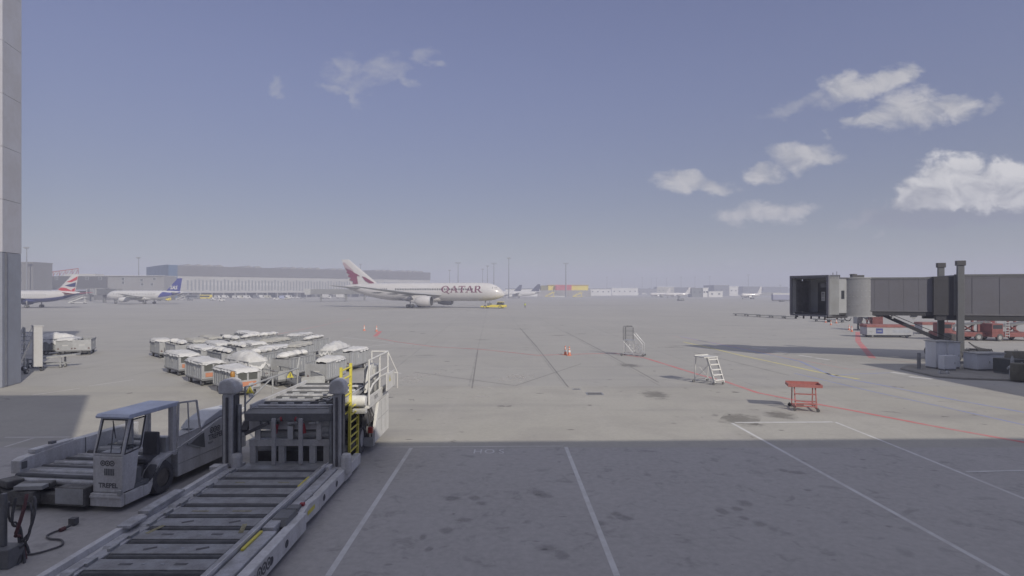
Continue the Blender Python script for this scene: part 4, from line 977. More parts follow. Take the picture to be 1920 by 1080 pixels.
# ------------------------------------------------------------------ pallet transporter beside it
tw = M('transporter_white', (.68, .68, .69), .45, 0, .3, 1.8, streak=True); greasy = M('oily_steel', (.17, .167, .163), .6, .05, .5, 3)
def transporter():
    th = R(-7)     # local: +y rearwards, -x to the bed side, origin at the front right corner
    t = thing('pallet_transporter', 'white pallet transporter with a small open cab and oily roller bed beside the loader', 'transporter', (-10.05, 15.1, 0), th)
    W = -.88
    # cab lower front
    m = MB(); m.prism([(.05, .48), (.05, 1.40), (.10, 1.45), (.62, 1.45), (.50, .62), (.45, .48)], 'x', W + .02, -.02); cf = m.build('cab_front', tw, t, bev=.02)
    m = MB(); rings_logo(m, (W / 2, .045, 1.24), (1, 0, 0), (0, 0, 1), .075); flat_text(m, 'TREPEL', .17, (W / 2 + .02, .045, .66), (1, 0, 0), (0, 0, 1), bold=.006); m.build('logo', emb, cf)
    m = MB()
    for i in range(6): m.bb(W / 2 - .09 + i * .05, W / 2 - .06 + i * .05, .038, .047, .93, 1.10)
    m.build('air_grille', dgrey, cf)
    m = MB(); m.bb(W, 0, -.02, .10, .14, .47); m.bb(W, 0, -.05, -.02, .36, .42); m.bb(-.04, .03, .10, .95, .16, .46); m.build('bumper', tw, t, bev=.02)
    m = MB(); m.box((-.02, -.03, .52), (.10, .08, .14)); m.build('head_lamp', lgrey, t, bev=.02)
    # cab frame
    m = MB(); zt = 2.36
    A0, A1 = (W + .05, .08, 1.45), (-.05, .08, 1.45); T0, T1 = (W + .05, .34, zt), (-.05, .34, zt)
    m.beam(A0, T0, .06, .06); m.beam(A1, T1, .06, .06); m.beam((W + .02, .08, 1.46), (-.02, .08, 1.46), .05, .06); m.beam((W + .02, .33, zt), (-.02, .33, zt), .05, .07)
    m.beam((-.05, .34, 1.42), (-.05, .72, 1.50), .04, .05); m.beam((-.05, .72, 1.50), (-.05, .92, zt), .05, .05); m.beam((-.05, 1.95, .95), (-.05, 1.95, zt), .16, .16); m.beam((W + .05, 1.95, .95), (W + .05, 1.95, zt), .12, .12); m.beam((W + .05, 1.25, 1.2), (W + .05, 1.25, zt), .22, .06)
    m.build('cab_frame', tw, t, bev=.01)
    m = MB(); m.prism([(.20, zt), (.16, zt + .05), (.24, zt + .12), (2.1, zt + .12), (2.16, zt + .05), (2.1, zt)], 'x', W - .03, .05); m.build('cab_roof', M('roof_pale_blue', (.56, .61, .74), .4, 0, .15, 1.5), t, bev=.02)
    m = MB(); m.quad((W + .08, .085, 1.49), (-.08, .085, 1.49), (-.08, .325, zt - .05), (W + .08, .325, zt - .05)); wsn = m.build('windscreen', tintglass, t)
    fr = MB()
    P = [(W + .08, .075, 1.49), (-.08, .075, 1.49), (-.08, .315, zt - .05), (W + .08, .315, zt - .05)]
    for i in range(4): fr.beam(P[i], P[(i + 1) % 4], .03, .03)
    fr.beam((W / 2 + .05, .10, 1.50), (W / 2 - .04, .30, 2.2), .02, .02); fr.beam((W / 2 - .08, .32, 2.28), (W / 2 + .10, .2, 1.85), .02, .02); fr.build('wiper_and_seal', black, wsn)
    m = MB(); m.quad((-.048, .14, 1.46), (-.048, .70, 1.53), (-.048, .88, zt - .06), (-.048, .38, zt - .06)); sg = m.build('side_window', tintglass, t)
    fr = MB(); P = [(-.04, .14, 1.46), (-.04, .66, 1.50), (-.04, .72, 1.58), (-.04, .88, zt - .06), (-.04, .40, zt - .06)]
    for i in range(5): fr.beam(P[i], P[(i + 1) % 5], .03, .03)
    fr.build('window_seal', black, sg)
    m = MB(); m.prism([(.30, .60), (.50, .60), (.62, 1.42), (.14, 1.42)], 'x', -.06, -.03); m.build('cab_side_panel', tw, t)
    # floor, step, seat and steering column
    m = MB(); m.bb(W, -.03, .40, 2.0, .40, .56); m.bb(W, -.1, .45, .8, .56, .95); m.build('cab_floor', dgrey, t)
    m = MB(); m.box((-.46, 1.36, .98), (.48, .46, .14)); m.box((-.46, 1.62, 1.34), (.48, .12, .70)); m.bb(-.66, -.26, 1.15, 1.55, .56, .9); m.build('seat', M('seat_vinyl', (.12, .12, .13), .6, 0, .2, 4), t, bev=.04)
    m = MB(); m.tube([(-.46, .55, .9), (-.46, .75, 1.45)], .04, 8); m.lathe([(.18, 0), (.2, .02), (.18, .04)], 'z', (-.46, .78, 1.46), 18, cap=False); m.tube([(-.64, .78, 1.48), (-.28, .78, 1.48)], .02, 6); m.build('steering_wheel', black, t)
    m = MB(); m.bb(W + .05, -.1, 1.86, 1.95, .56, 1.45); m.bb(-.34, -.08, 1.72, 1.86, .56, 1.5); m.build('cab_rear_wall', lgrey, t)
    # mudguard arch and wheel
    m = MB(); arch = [(.72, .46), (.98, .46), (1.12, .72), (1.36, .98), (1.75, 1.08), (2.05, 1.10), (2.05, 1.02), (1.78, 1.0), (1.42, .90), (1.2, .66), (1.06, .44), (.95, .20), (.72, .20)]
    m.prism(arch, 'x', -.30, .05); m.build('mudguard', tw, t, bev=.012)
    m = MB(); wheel_mb(m, (-.10, 1.45, .46), .46, .30, 'x'); m.build('wheel', [rubber, M('dirty_hub', (.18, .17, .155), .7, 0, .3, 4)], t, smooth=True)
    m = MB(); m.bb(W - .1, -.32, .98, 2.1, .15, .90); m.build('wheel_well', greasy, t)
    # rear body
    m = MB(); m.prism([(2.12, .26), (5.6, .26), (5.6, 1.62), (4.1, 1.55), (3.3, 1.36), (2.12, 1.10)], 'x', W + .1, .0); rbd = m.build('rear_body', tw, t, bev=.015)
    m = MB(); m.prism([(2.55, 1.06), (3.35, .80), (3.30, 1.28), (3.1, 1.24)], 'x', .002, .006); m.build('air_intake', dgrey, rbd)
    m = MB(); m.beam((.01, 2.5, 1.12), (.01, 3.1, .86), .03, .05); m.bb(.002, .008, 2.12, 5.6, .62, .64); m.bb(.002, .006, 3.5, 3.75, .86, .92); m.build('trim', lgrey, rbd)
    m = MB(); rings_logo(m, (.006, 3.85, 1.26), (0, 1, -.02), (0, 0, 1), .10); flat_text(m, 'TREPEL', .24, (.006, 3.9, 1.04), (0, 1, 0), (0, 0, 1), bold=.006); m.build('logo', emb, rbd)
    m = MB(); m.prism([(3.2, 1.40), (4.1, 1.57), (5.5, 1.64), (5.5, 1.72), (4.2, 1.80), (3.5, 1.62)], 'x', W + .12, -.06); m.build('engine_cover', M('pale_cover', (.60, .62, .66), .4, 0, .15, 2), t, bev=.03)
    # slid-back door
    m = MB(); P = [(.06, 2.02, 1.44), (.06, 3.02, 1.50), (.06, 2.86, 2.36), (.06, 2.05, 2.44)]
    for i in range(4): m.beam(P[i], P[(i + 1) % 4], .04, .05)
    m.beam((.06, 2.52, 1.47), (.06, 2.46, 2.40), .03, .03); m.prism([(2.0, 1.16), (3.1, 1.38), (3.04, 1.50), (2.02, 1.44)], 'x', .04, .08); dr = m.build('door_frame', tw, t)
    m = MB(); m.quad((.06, 2.04, 1.47), (.06, 3.0, 1.52), (.06, 2.84, 2.34), (.06, 2.07, 2.41)); m.build('pane', glass_mat('door_glass', (.25, .30, .33), .22), dr)
    # bed with rollers, and its guard beam
    m = MB(); m.bb(-4.1, W - .05, .25, 5.6, .22, .46); m.build('bed', greasy, t)
    r_ = random.Random(4)
    for i in range(13):
        y = .5 + i * .40; m = MB(); x1 = W - .18
        m.lathe([(.06, -4.0), (.085, -3.98), (.085, x1 - .02), (.06, x1)], 'x', (0, y, .52), 10); m.build('roller', rollm if i % 2 else railm, t, smooth=True)
    m = MB()
    for i in range(12): m.bb(-4.0, W - .2, .58 + i * .40, .80 + i * .40, .462, .53 + .02 * (i % 3))
    m.each('bed_plate', deckm, t)
    m = MB(); m.bb(-4.1, W - .1, -.02, .25, .12, .40); m.bb(-3.9, -3.5, -.2, 0, .2, .5); m.bb(-3.0, -2.3, -.25, 0, .15, .52); m.bb(-1.75, -.95, -.12, .2, .14, .62); m.box((-2.6, .15, .56), (.8, .3, .16), 0, .3); m.box((-3.5, .3, .55), (.5, .4, .2), 0, -.4); m.build('front_gear', greasy, t, bev=.03)
    m = MB(); m.bb(-1.78, -.98, -.13, -.121, .2, .6); m.box((-2.5, -.1, .60), (.7, .25, .1), 0, .2); m.build('front_plate', lgrey, t, bev=.01)
    for (x, y) in ((-3.7, .9), (-3.7, 4.6), (-1.6, 4.6)):
        m = MB(); wheel_mb(m, (x, y, .22), .22, .25, 'x'); m.build('wheel', [rubber, greasy], t, smooth=True)
    m = MB(); m.prism([(1.1, .50), (1.1, .86), (1.3, .92), (3.0, 1.02), (3.4, 1.0), (5.6, 1.0), (5.6, .50)], 'x', -4.42, -4.12); m.bb(-4.40, -4.14, 1.6, 2.9, .95, 1.06); gbm = m.build('guard_beam', tw, t, bev=.02)
    m = MB(); m.bb(-4.119, -4.112, 1.15, 1.32, .62, .82); m.bb(-4.117, -4.112, 3.3, 3.33, .5, 1.0); m.bb(-4.34, -4.2, 2.2, 2.35, 1.06, 1.14); m.each('beam_fitting', dgrey, gbm)
    return t
transporter()
def cable_stand():
    p = G(22, 1060); t = thing('power_cable_stand', 'dark ground power stand with hanging cables at the lower picture corner', 'cable stand', p)
    m = MB(); m.bb(-.35, .1, -.2, .2, 0, .4); m.bb(-.22, -.12, -.05, .05, .4, 1.5); m.build('stand', dgrey, t, bev=.02)
    rr = random.Random(9)
    for i in range(5):
        a = rr.uniform(0, 6.28); m = MB(); pts = []
        for k in range(15):
            u = k / 14; rad = .16 + .10 * math.sin(a + u * 5) + .03 * i
            pts.append((-.05 + .055 * i + rad * math.sin(u * 5.5 + a) * (.35 + .65 * u) * .7, .10 + .03 * i + .12 * math.cos(u * 6 + a), 1.30 - 1.24 * u + .12 * math.sin(u * 9 + a)))
        m.tube(pts, .022 + .006 * (i % 3), 8); m.build('hanging_cable', [black, rubber, dgrey][i % 3] if i != 2 else M('dull_red_cable', (.15, .07, .075), .7), t, smooth=True)
    c = [G(x, y, .03) for x, y in ((28, 1040), (60, 1039), (95, 1030), (117, 1021), (114, 1012), (95, 1010), (88, 1005), (100, 998), (118, 992))]
    sp_ = []
    for i in range(len(c) - 1):
        a, b_, cc, d = c[max(0, i - 1)], c[i], c[i + 1], c[min(len(c) - 1, i + 2)]
        for j in range(5):
            u = j / 5; sp_.append(.5 * ((2 * b_) + (-a + cc) * u + (2 * a - 5 * b_ + 4 * cc - d) * u * u + (-a + 3 * b_ - 3 * cc + d) * u ** 3))
    m = MB(); m.tube(sp_, .022, 8); o = m.build('ground_cable', black, None, smooth=True); tag(o, 'black power cable snaking over the asphalt to a red plug', 'cable')
    m = MB(); q = G(122, 990, .05); m.tube([G(112, 994.5, .04), q], .05, 8); m.build('red_sleeve', M('dull_red_cable', (.14, .05, .06)), o, smooth=True)
    m = MB(); q2 = G(138, 977, .10); m.tube([q, G(132, 985, .08)], .03, 8); m.box(q2, (.16, .14, .16)); m.each('plug', black, o)
cable_stand()
# ------------------------------------------------------------------ baggage carts
cartg = M('cart_grey', (.40, .415, .44), .45, .1, .25, 2, rnd=.12, streak=True); cartl = M('cart_end_grey', (.42, .43, .45), .5, 0, .22, 2, rnd=.10)
tarpm = M('cart_tarpaulin', (.68, .68, .68), .5, 0, .15, 3, bump=.5, rnd=.10); tarpb = M('cart_beige_tarpaulin', (.50, .49, .45), .6, 0, .2, 3, bump=.4)
hubw = M('white_hub', (.6, .6, .6), .5, 0, .2, 4)
def ribbed(mb, x0, x1, y, z0, z1, n, s=1, axis='x', dep=.035):
    """a corrugated panel standing along x (or y)"""
    pts = []
    for i in range(n):
        a = x0 + (x1 - x0) * i / n; w = (x1 - x0) / n
        pts += [(a, 0), (a + w * .62, 0), (a + w * .72, -s * dep), (a + w * .92, -s * dep)]
    pts.append((x1, 0)); vs = []
    for (a, o) in pts:
        for z in (z0, z1): vs.append((a, y + o, z) if axis == 'x' else (y + o, a, z))
    return mb.add(vs, [(2 * i, 2 * i + 2, 2 * i + 3, 2 * i + 1) for i in range(len(pts) - 1)])
def cart(kind, seed):
    r = random.Random(seed); L, Wd, zd, zt = 3.0, 1.3, .46, 1.36
    t = thing('baggage_cart', '', 'baggage cart', (0, 0, 0), 0, 'parked baggage carts')
    m = MB(); m.bb(-L / 2, L / 2, -Wd / 2, Wd / 2, zd - .12, zd); m.bb(-L / 2 + .2, L / 2 - .2, -.35, .35, zd - .26, zd - .12); m.build('deck', dgrey, t)
    for sx in (-1, 1):
        for sy in (-1, 1):
            w = MB(); wheel_mb(w, (sx * 1.05, sy * .5, .2), .2, .14); w.build('wheel', [rubber, hubw], t, smooth=True)
    m = MB(); m.tube([(L / 2, 0, .40), (L / 2 + .55, 0, .34)], .035, 6); m.box((L / 2 + .6, 0, .34), (.14, .16, .06)); m.build('draw_bar', black, t)
    if kind == 'low':
        m = MB()
        for sy in (-1, 1):
            y = sy * (Wd / 2 - .03)
            m.bb(-L / 2, L / 2, y - .02, y + .02, .92, .97)
            for i in range(14): x = -L / 2 + .02 + (L - .04) * i / 13; m.bb(x - .015, x + .015, y - .015, y + .015, zd, .92)
        m.bb(L / 2 - .04, L / 2, -Wd / 2, Wd / 2, zd, .97); m.build('side_rail', lgrey, t); return t
    m = MB()
    for sy in (-1, 1): ribbed(m, -L / 2 + .03, L / 2 - .03, sy * (Wd / 2), zd, zt, 9, sy)
    ribbed(m, -Wd / 2 + .03, Wd / 2 - .03, -L / 2, zd, zt, 5, -1, 'y')
    m.build('side_panel', cartg, t)
    m = MB(); m.bb(L / 2 - .04, L / 2, -Wd / 2, Wd / 2, zd, zt); e = m.build('end_panel', cartl, t)
    if kind == 'orange':
        m = MB(); m.bb(L / 2 + .001, L / 2 + .03, -.45, .45, .56, .80); m.build('orange_board', M('orange_board', (.54, .24, .15), .5, 0, .2, 3), e)
        m = MB(); m.bb(L / 2 + .001, L / 2 + .012, -.52, -.05, .90, 1.28); m.bb(L / 2 + .001, L / 2 + .012, .05, .52, .90, 1.28); m.build('mesh_window', M('mesh_dark', (.10, .105, .10), .6), e)
    else:
        m = MB()
        for sy in (-1, 1): m.add([(L / 2 + .004, sy * .5 - .09, .56), (L / 2 + .004, sy * .5 + .09, .56), (L / 2 + .004, sy * .5, .72)], [(0, 1, 2)])
        m.build('reflector', M('dark_reflector', (.12, .06, .06), .4), e)
        m = MB(); m.bb(L / 2 + .001, L / 2 + .006, -.22, .22, .88, .94); m.build('number_plate', white, e)
    m = MB()
    for sx in (-1, 1):
        for sy in (-1, 1): m.bb(sx * L / 2 - .03, sx * L / 2 + .03, sy * Wd / 2 - .03, sy * Wd / 2 + .03, zd, zt + .06)
    for sy in (-1, 1): m.bb(-L / 2, L / 2, sy * Wd / 2 - .025, sy * Wd / 2 + .025, zt, zt + .06); m.bb(-L / 2, L / 2, sy * Wd / 2 - .028, sy * Wd / 2 + .028, zd - .05, zd + .03)
    m.build('corner_frame', cartl, t)
    m = MB(); m.box((.2, -Wd / 2 - .02, 1.0), (.07, .012, .2)); m.box((.2, Wd / 2 + .02, 1.0), (.07, .012, .2)); m.build('document_pocket', white, t)
    if kind == 'bare': return t
    if kind == 'roll':      # cover rolled up along the roof
        pts = [(-L / 2 + L * i / 12, -.12 + .05 * math.sin(i * 1.3 + seed), zt + .17 + .03 * math.sin(i * 2.1)) for i in range(13)]; rings = []
        for i, p in enumerate(pts):
            rr = (.17 + .05 * math.sin(i * 1.9 + seed) + r.uniform(-.02, .03)) * (.55 if i in (0, 12) else 1)
            rings.append([(p[0], p[1] + rr * 1.75 * math.cos(q) * r.uniform(.93, 1.07), p[2] + rr * math.sin(q) * r.uniform(.9, 1.1)) for q in [6.283 * j / 10 for j in range(10)]])
        m = MB(); m.loft(rings); m.build('rolled_tarpaulin', tarpm, t, smooth=True)
        m = MB()
        for q in range(4): m.bb(-L / 2 + .3 + q * .8, -L / 2 + .34 + q * .8, -Wd / 2, Wd / 2, zt, zt + .05)
        m.each('roof_bar', cartl, t); return t
    # tarpaulin lying on top with drooping edges
    nx, ny = 14, 10; vs = []; big = kind == 'heap'
    x0, x1 = (-L / 2 - .08, L / 2 + .08) if kind != 'half' else (-L / 2 - .05, .1)
    for i in range(nx + 1):
        for j in range(ny + 1):
            u, v = i / nx, j / ny; x = x0 + (x1 - x0) * u; y = (-Wd / 2 - .08) + (Wd + .16) * v
            edge = min(u, 1 - u, v, 1 - v); h = (.13 + .05 * math.sin(3 * u + seed)) * min(1, edge / .16) ** .6
            z = zt + .05 + h + r.uniform(-.03, .03) + .035 * math.sin(7 * u + seed) * math.sin(5 * v + seed * 2)
            if big: z += .38 * math.sin(math.pi * u) * math.sin(math.pi * v) + r.uniform(-.06, .10)
            if i in (0, nx) or j in (0, ny): z = zt - r.uniform(.0, .10) - (.45 * r.random() if big else 0)
            vs.append((x + r.uniform(-.02, .02), y + r.uniform(-.02, .02), z))
    m = MB(); m.add(vs, [(i * (ny + 1) + j, (i + 1) * (ny + 1) + j, (i + 1) * (ny + 1) + j + 1, i * (ny + 1) + j + 1) for i in range(nx) for j in range(ny)])
    o = m.build('tarpaulin', tarpb if kind == 'beige' else tarpm, t)
    o.data.polygons.foreach_set('use_smooth', [True] * len(o.data.polygons)); o.data.set_sharp_from_angle(angle=R(70)); return t
PRO = {}
def cart_at(kind, seed, px, ytop, yaw, label, zt=1.52, group=None, base=None):
    if base: p = G(*base)
    else: Y = F * (H - zt) / (ytop - YH); p = Vector(((px - 960) * Y / F, Y, 0))
    k = (kind, seed)
    if k not in PRO: PRO[k] = cart(kind, seed); o = PRO[k]
    else: o = copy_tree(PRO[k])
    place(o, p, R(yaw), label)
    if group: o['group'] = group
    return o
CARTS = [  # kind, seed, px, top row, yaw, label
 ('orange', 1, 341, 659, -43, 'white covered cart with an orange end board, the orange one nearest the pier wall'),
 ('orange', 2, 384, 672, -43, 'covered cart with an orange end board, between the other two orange ones'),
 ('orange', 3, 443, 686, -43, 'cart with an orange end board and mesh windows just behind the loader lift post'),
 ('heap', 1, 463, 662, -43, 'cart heaped with crumpled white plastic above the third orange board'),
 ('half', 1, 306, 636, -43, 'cart with a half drawn cover at the block corner nearest the pier wall'),
 ('roll', 1, 336, 641, -43, 'cart with a tidy white cover next to the half covered corner cart'),
 ('tarp', 2, 381, 648, -43, 'cart with a wide white cover behind the orange boarded cart nearest the pier'),
 ('roll', 2, 420, 656, -43, 'cart with a sloping white cover behind the middle orange boarded cart'),
 ('tarp', 1, 410, 640.5, -43, 'white covered cart in the third train, just behind the wide covered one'),
 ('roll', 3, 447, 646, -43, 'white covered cart in the third train, just behind the sloping covered one'),
 ('beige', 1, 369, 635, -43, 'cart with a flat dull beige cover on the pier side of the block'),
 ('beige', 2, 396, 629.5, -43, 'cart with a beige cover farthest back on the pier side'),
 ('roll', 1, 434, 633, -43, 'white covered cart just loader-side of the beige pair at the back'),
 ('tarp', 4, 473, 640, -43, 'cart with a thick folded white cover, lower of two close together'),
 ('roll', 2, 474, 629.6, -98, 'cart with a thick folded white cover, upper of two close together'),
 ('bare', 1, 437, 625.5, -43, 'plain grey cart without a cover in the back row'),
 ('tarp', 2, 464, 621, -43, 'cart with a bright white cover at the very back of the block'),
 ('roll', 3, 501, 627, -98, 'cart with a white cover hanging to its corner, back row middle'),
 ('beige', 1, 516, 634.5, -98, 'cart with a low beige cover in the middle of the block'),
 ('tarp', 4, 517, 647, -98, 'cart with a square white cover in the centre of the block'),
 ('roll', 3, 492, 658, -98, 'tall cart with a white cover in front of the centre'),
 ('roll', 1, 551, 664.5, -98, 'cart with a white cover and pale end next to the low railed carts'),
 ('beige', 2, 557, 643, -98, 'cart with a rumpled beige cover midway between block centre and back corner'),
 ('tarp', 3, 563, 624, -98, 'cart with a long white cover at the back corner towards the red line'),
 ('bare', 2, 545, 630, -98, 'plain uncovered cart just before the back corner towards the red line'),
 ('roll', 2, 590, 633, -98, 'cart with a folded white cover behind the lumpy plastic covered one'),
 ('heap', 2, 629, 643, -98, 'cart with lumpy drooping white plastic behind the loader guard rail'),
 ('half', 2, 655, 653, -98, 'half covered cart at the block edge, nearest the bent red line'),
 ('half', 1, 612, 672, -98, 'cart with a torn white cover beside the yellow ladder'),
 ('low', 1, 520, 690, -43, 'low empty cart with upright side bars, nearer the loader hand rail'),
 ('low', 1, 573, 700, -55, 'low empty barred cart just beyond the second warning triangle'),
 ('low', 1, 600, 662, -98, 'low empty barred cart behind the cart with the torn cover'),
]
used = []
for (k, s, px, yt, yaw, lab) in CARTS:
    zt = .97 if k == 'low' else (1.8 if k == 'heap' else 1.52)
    Y = F * (H - zt) / (yt - YH); q = Vector(((px - 960) * Y / F, Y, 0))
    for it in range(30):
        bad = [u for u in used if (u - q).length < 2.0]
        if not bad: break
        for u in bad: dd = q - u; q += (dd.normalized() if dd.length > .01 else Vector((0, 1, 0))) * .25
    used.append(q.copy()); yaw += random.uniform(-4, 4)
    o = cart_at(k, s, px, yt, yaw, lab, zt, group='baggage carts parked in a block'); o.location = q
# a few carts, a ramp and steps by the pier end
cart_at('heap', 2, 0, 0, 62, 'cart with a bulging white cover beside the pier wall', base=(106, 663), group='carts by the pier wall')
cart_at('tarp', 4, 0, 0, -66, 'cart with a flat white cover standing next to the bare grey one', base=(131, 664), group='carts by the pier wall')
o = cart_at('bare', 1, 0, 0, -62, 'bare grey cart at the outer end of the short row by the pier', base=(159, 663), group='carts by the pier wall')
def belt_dolly():
    p = G(92, 689); t = thing('belt_trailer', 'low grey sloping conveyor trailer by the pier wall', 'trailer', p, R(14))
    m = MB(); m.beam((-1.6, 0, .62), (1.9, 0, .95), .8, .12); m.build('conveyor', lgrey, t)
    m = MB()
    for x in (-1.2, .9):
        for y in (-.35, .35): m.beam((x, y, .05), (x, y, .75), .10, .10)
    m.beam((-1.5, -.35, .3), (1.2, -.35, .3), .06, .08); m.beam((-1.5, .35, .3), (1.2, .35, .3), .06, .08); m.build('leg_frame', greyp, t)
    for x in (-1.2, .9):
        for y in (-.35, .35): w = MB(); wheel_mb(w, (x, y, .12), .12, .08); w.build('wheel', [rubber, steel], t)
belt_dolly()
def passenger_steps():
    p = G(56, 698); t = thing('mobile_steps', 'white mobile passenger steps with a tall side screen by the pier wall', 'boarding steps', p, R(8))
    m = MB(); m.bb(-.02, .62, .3, .36, .35, 3.25); m.bb(-.1, .7, .28, .38, 3.2, 3.27); m.build('side_screen', M('screen_white', (.58, .58, .60), .5, 0, .1, 1), t)
    m = MB()
    for i in range(9): m.bb(-.9, -.15, -.9 + i * .2, -.62 + i * .2, .5 + i * .28, .54 + i * .28)
    m.build('step', alu, t)
    m = MB()
    for x in (-.95, -.12): m.beam((x, -1.2, .2), (x, .9, 3.1), .06, .16); m.tube([(x, -1.0, 1.3), (x, .9, 4.0 - .1)][:0] or [(x, -.9, .4), (x, -.9, 1.5), (x, .5, 3.2)], .025, 6)
    m.beam((-.5, .3, .3), (.4, -.9, .15), .10, .12); m.beam((-.9, .9, .2), (-.9, .9, 3.1), .1, .1); m.build('frame', white, t)
    m = MB(); m.bb(-1.1, -.6, -1.3, -.7, 0.25, 1.15); m.build('power_box', M('beige_box', (.36, .34, .28), .6), t)
    for (x, y) in ((.35, -.95), (-.9, -1.0), (.35, .7), (-.9, .8)): w = MB(); wheel_mb(w, (x, y, .18), .18, .14, 'x'); w.build('wheel', [rubber, steel], t, smooth=True)
passenger_steps()

# ------------------------------------------------------------------ work platforms on wheels
def castor(mb, x, y, r=.09): wheel_mb(mb, (x, y, r), r, .05); mb.beam((x, y, r), (x, y, r * 2.4), .05, .06, 1)
def platform_white():
    p = G(1330, 718); t = thing('work_platform', 'white five step work platform standing across the red line', 'work platform', p, R(24))
    # steps face local -y
    m = MB()
    for x in (-.36, .36): m.beam((x, -.85, .12), (x, -.20, 1.62), .06, .13)
    for x in (-.62, .40): m.tube([(x, .62, .15), (x, .50, 1.60)], .034, 6)
    m.tube([(-.62, .62, .18), (-.36, -.80, .18)], .02, 6); m.tube([(.40, .62, .18), (.36, -.80, .18)], .02, 6); m.tube([(-.62, .6, .18), (.4, .6, .18)], .02, 6); m.tube([(-.62, .62, .2), (-.36, -.35, 1.2)], .02, 6); m.tube([(-.36, -.85, .18), (.36, -.85, .18)], .02, 6); m.tube([(-.4, -.6, .2), (-.6, .2, 1.0)], .02, 6); m.build('frame', white, t, smooth=True)
    m = MB()
    for i in range(5): m.box((0, -.80 + i * .135, .30 + i * .30), (.72, .20, .06))
    m.each('step', white_clean, t)
    m = MB(); m.bb(-.66, .44, -.26, .60, 1.60, 1.66); m.bb(-.66, .44, .57, .60, 1.66, 1.72); m.build('platform', white, t)
    for (x, y) in ((-.7, .62), (.42, .62), (.36, -.78), (-.36, -.78)): w = MB(); castor(w, x, y); w.build('castor', [rubber, steel], t)
platform_white()
def platform_red():
    p = G(1507, 767); t = thing('work_platform', 'red low work platform with a lipped tray top and two rungs', 'work platform', p, R(-16))
    m = MB()
    for x in (-.46, .46): m.beam((x, -.62, .03), (x, -.22, 1.12), .05, .05); m.beam((x, .45, .10), (x, .36, 1.12), .045, .045)
    for x in (-.46, .46): m.beam((x, -.60, .14), (x, .62, .14), .05, .05)
    m.beam((-.46, .55, .14), (.46, .55, .14), .05, .05); m.beam((-.46, -.5, .34), (.46, -.5, .34), .05, .06); m.build('frame', redp, t)
    m = MB()
    for z, y in ((.24, -.58), (.46, -.47), (.78, -.36)): m.box((0, y, z), (.94, .14, .04))
    m.build('step', redp, t)
    m = MB(); m.bb(-.72, .72, -.36, .46, 1.10, 1.15); m.beam((-.75, -.37, 1.17), (.75, -.37, 1.17), .05, .14); m.beam((-.74, .46, 1.2), (.74, .46, 1.2), .05, .16); m.beam((-.73, -.36, 1.18), (-.73, .46, 1.18), .05, .12); m.beam((.73, -.36, 1.18), (.73, .46, 1.18), .05, .12); m.build('tray', redp, t)
    for (x, y) in ((-.5, -.62), (.5, -.66), (.56, .62), (-.54, .6)): w = MB(); castor(w, x, y, .08); w.build('castor', [rubber, black], t)
    m = MB(); m.bb(-.55, .1, .52, .66, .03, .12); m.build('stabiliser_foot', black, t)
platform_red()
def platform_rail():
    p = G(1187, 667); t = thing('work_platform', 'silver work platform with tall dark mesh guard rails and side steps', 'work platform', p, R(-24))
    m = MB()
    for x in (-.75, .1):
        for y in (-.42, .42): m.tube([(x, y, .15), (x, y, 1.35)], .028, 6)
    for y in (-.42, .42): m.tube([(-.75, y, .2), (.95, y, .2)], .028, 6); m.beam((.12, y, 1.30), (.92, y, .18), .05, .10); m.tube([(-.75, y, 1.3), (.1, y, .3)], .018, 6); m.tube([(.9, y, .25), (.9, y, 1.1), (.12, y, 2.0)], .02, 6)
    for x in (-.75, .95): m.tube([(x, -.42, .2), (x, .42, .2)], .028, 6)
    m.build('frame', alu, t, smooth=True)
    m = MB(); m.bb(-.8, .15, -.45, .45, 1.33, 1.40); m.build('platform', alu, t)
    m = MB()
    for i in range(4): m.box((.25 + i * .18, 0, 1.1 - i * .25), (.2, .82, .04))
    m.build('step', alu, t)
    for (a, b) in (((-.78, -.42), (-.78, .42)), ((-.10, .44), (-.78, .44)), ((.12, -.42), (-.55, -.42))):
        m = MB(); A, B_ = Vector((*a, 0)), Vector((*b, 0)); z0, z1 = 1.40, 2.60
        m.tube([A + Vector((0, 0, z0)), A + Vector((0, 0, z1 - .1)), A.lerp(B_, .12) + Vector((0, 0, z1)), A.lerp(B_, .88) + Vector((0, 0, z1)), B_ + Vector((0, 0, z1 - .1)), B_ + Vector((0, 0, z0))], .026, 6)
        for i in range(1, 7): q = A.lerp(B_, i / 7); m.tube([q + Vector((0, 0, z0)), q + Vector((0, 0, z1))], .005, 4)
        for i in range(1, 3): z = z0 + (z1 - z0) * i / 3; m.tube([A + Vector((0, 0, z)), B_ + Vector((0, 0, z))], .008, 4)
        m.build('guard_rail', M('dark_rail', (.22, .225, .24), .5, .1, .2, 3), t)
    for x, y in ((-.9, -.5), (-.9, .5), (.95, -.45), (.95, .45)): w = MB(); castor(w, x, y, .10); w.build('castor', [rubber, steel], t)
platform_rail()

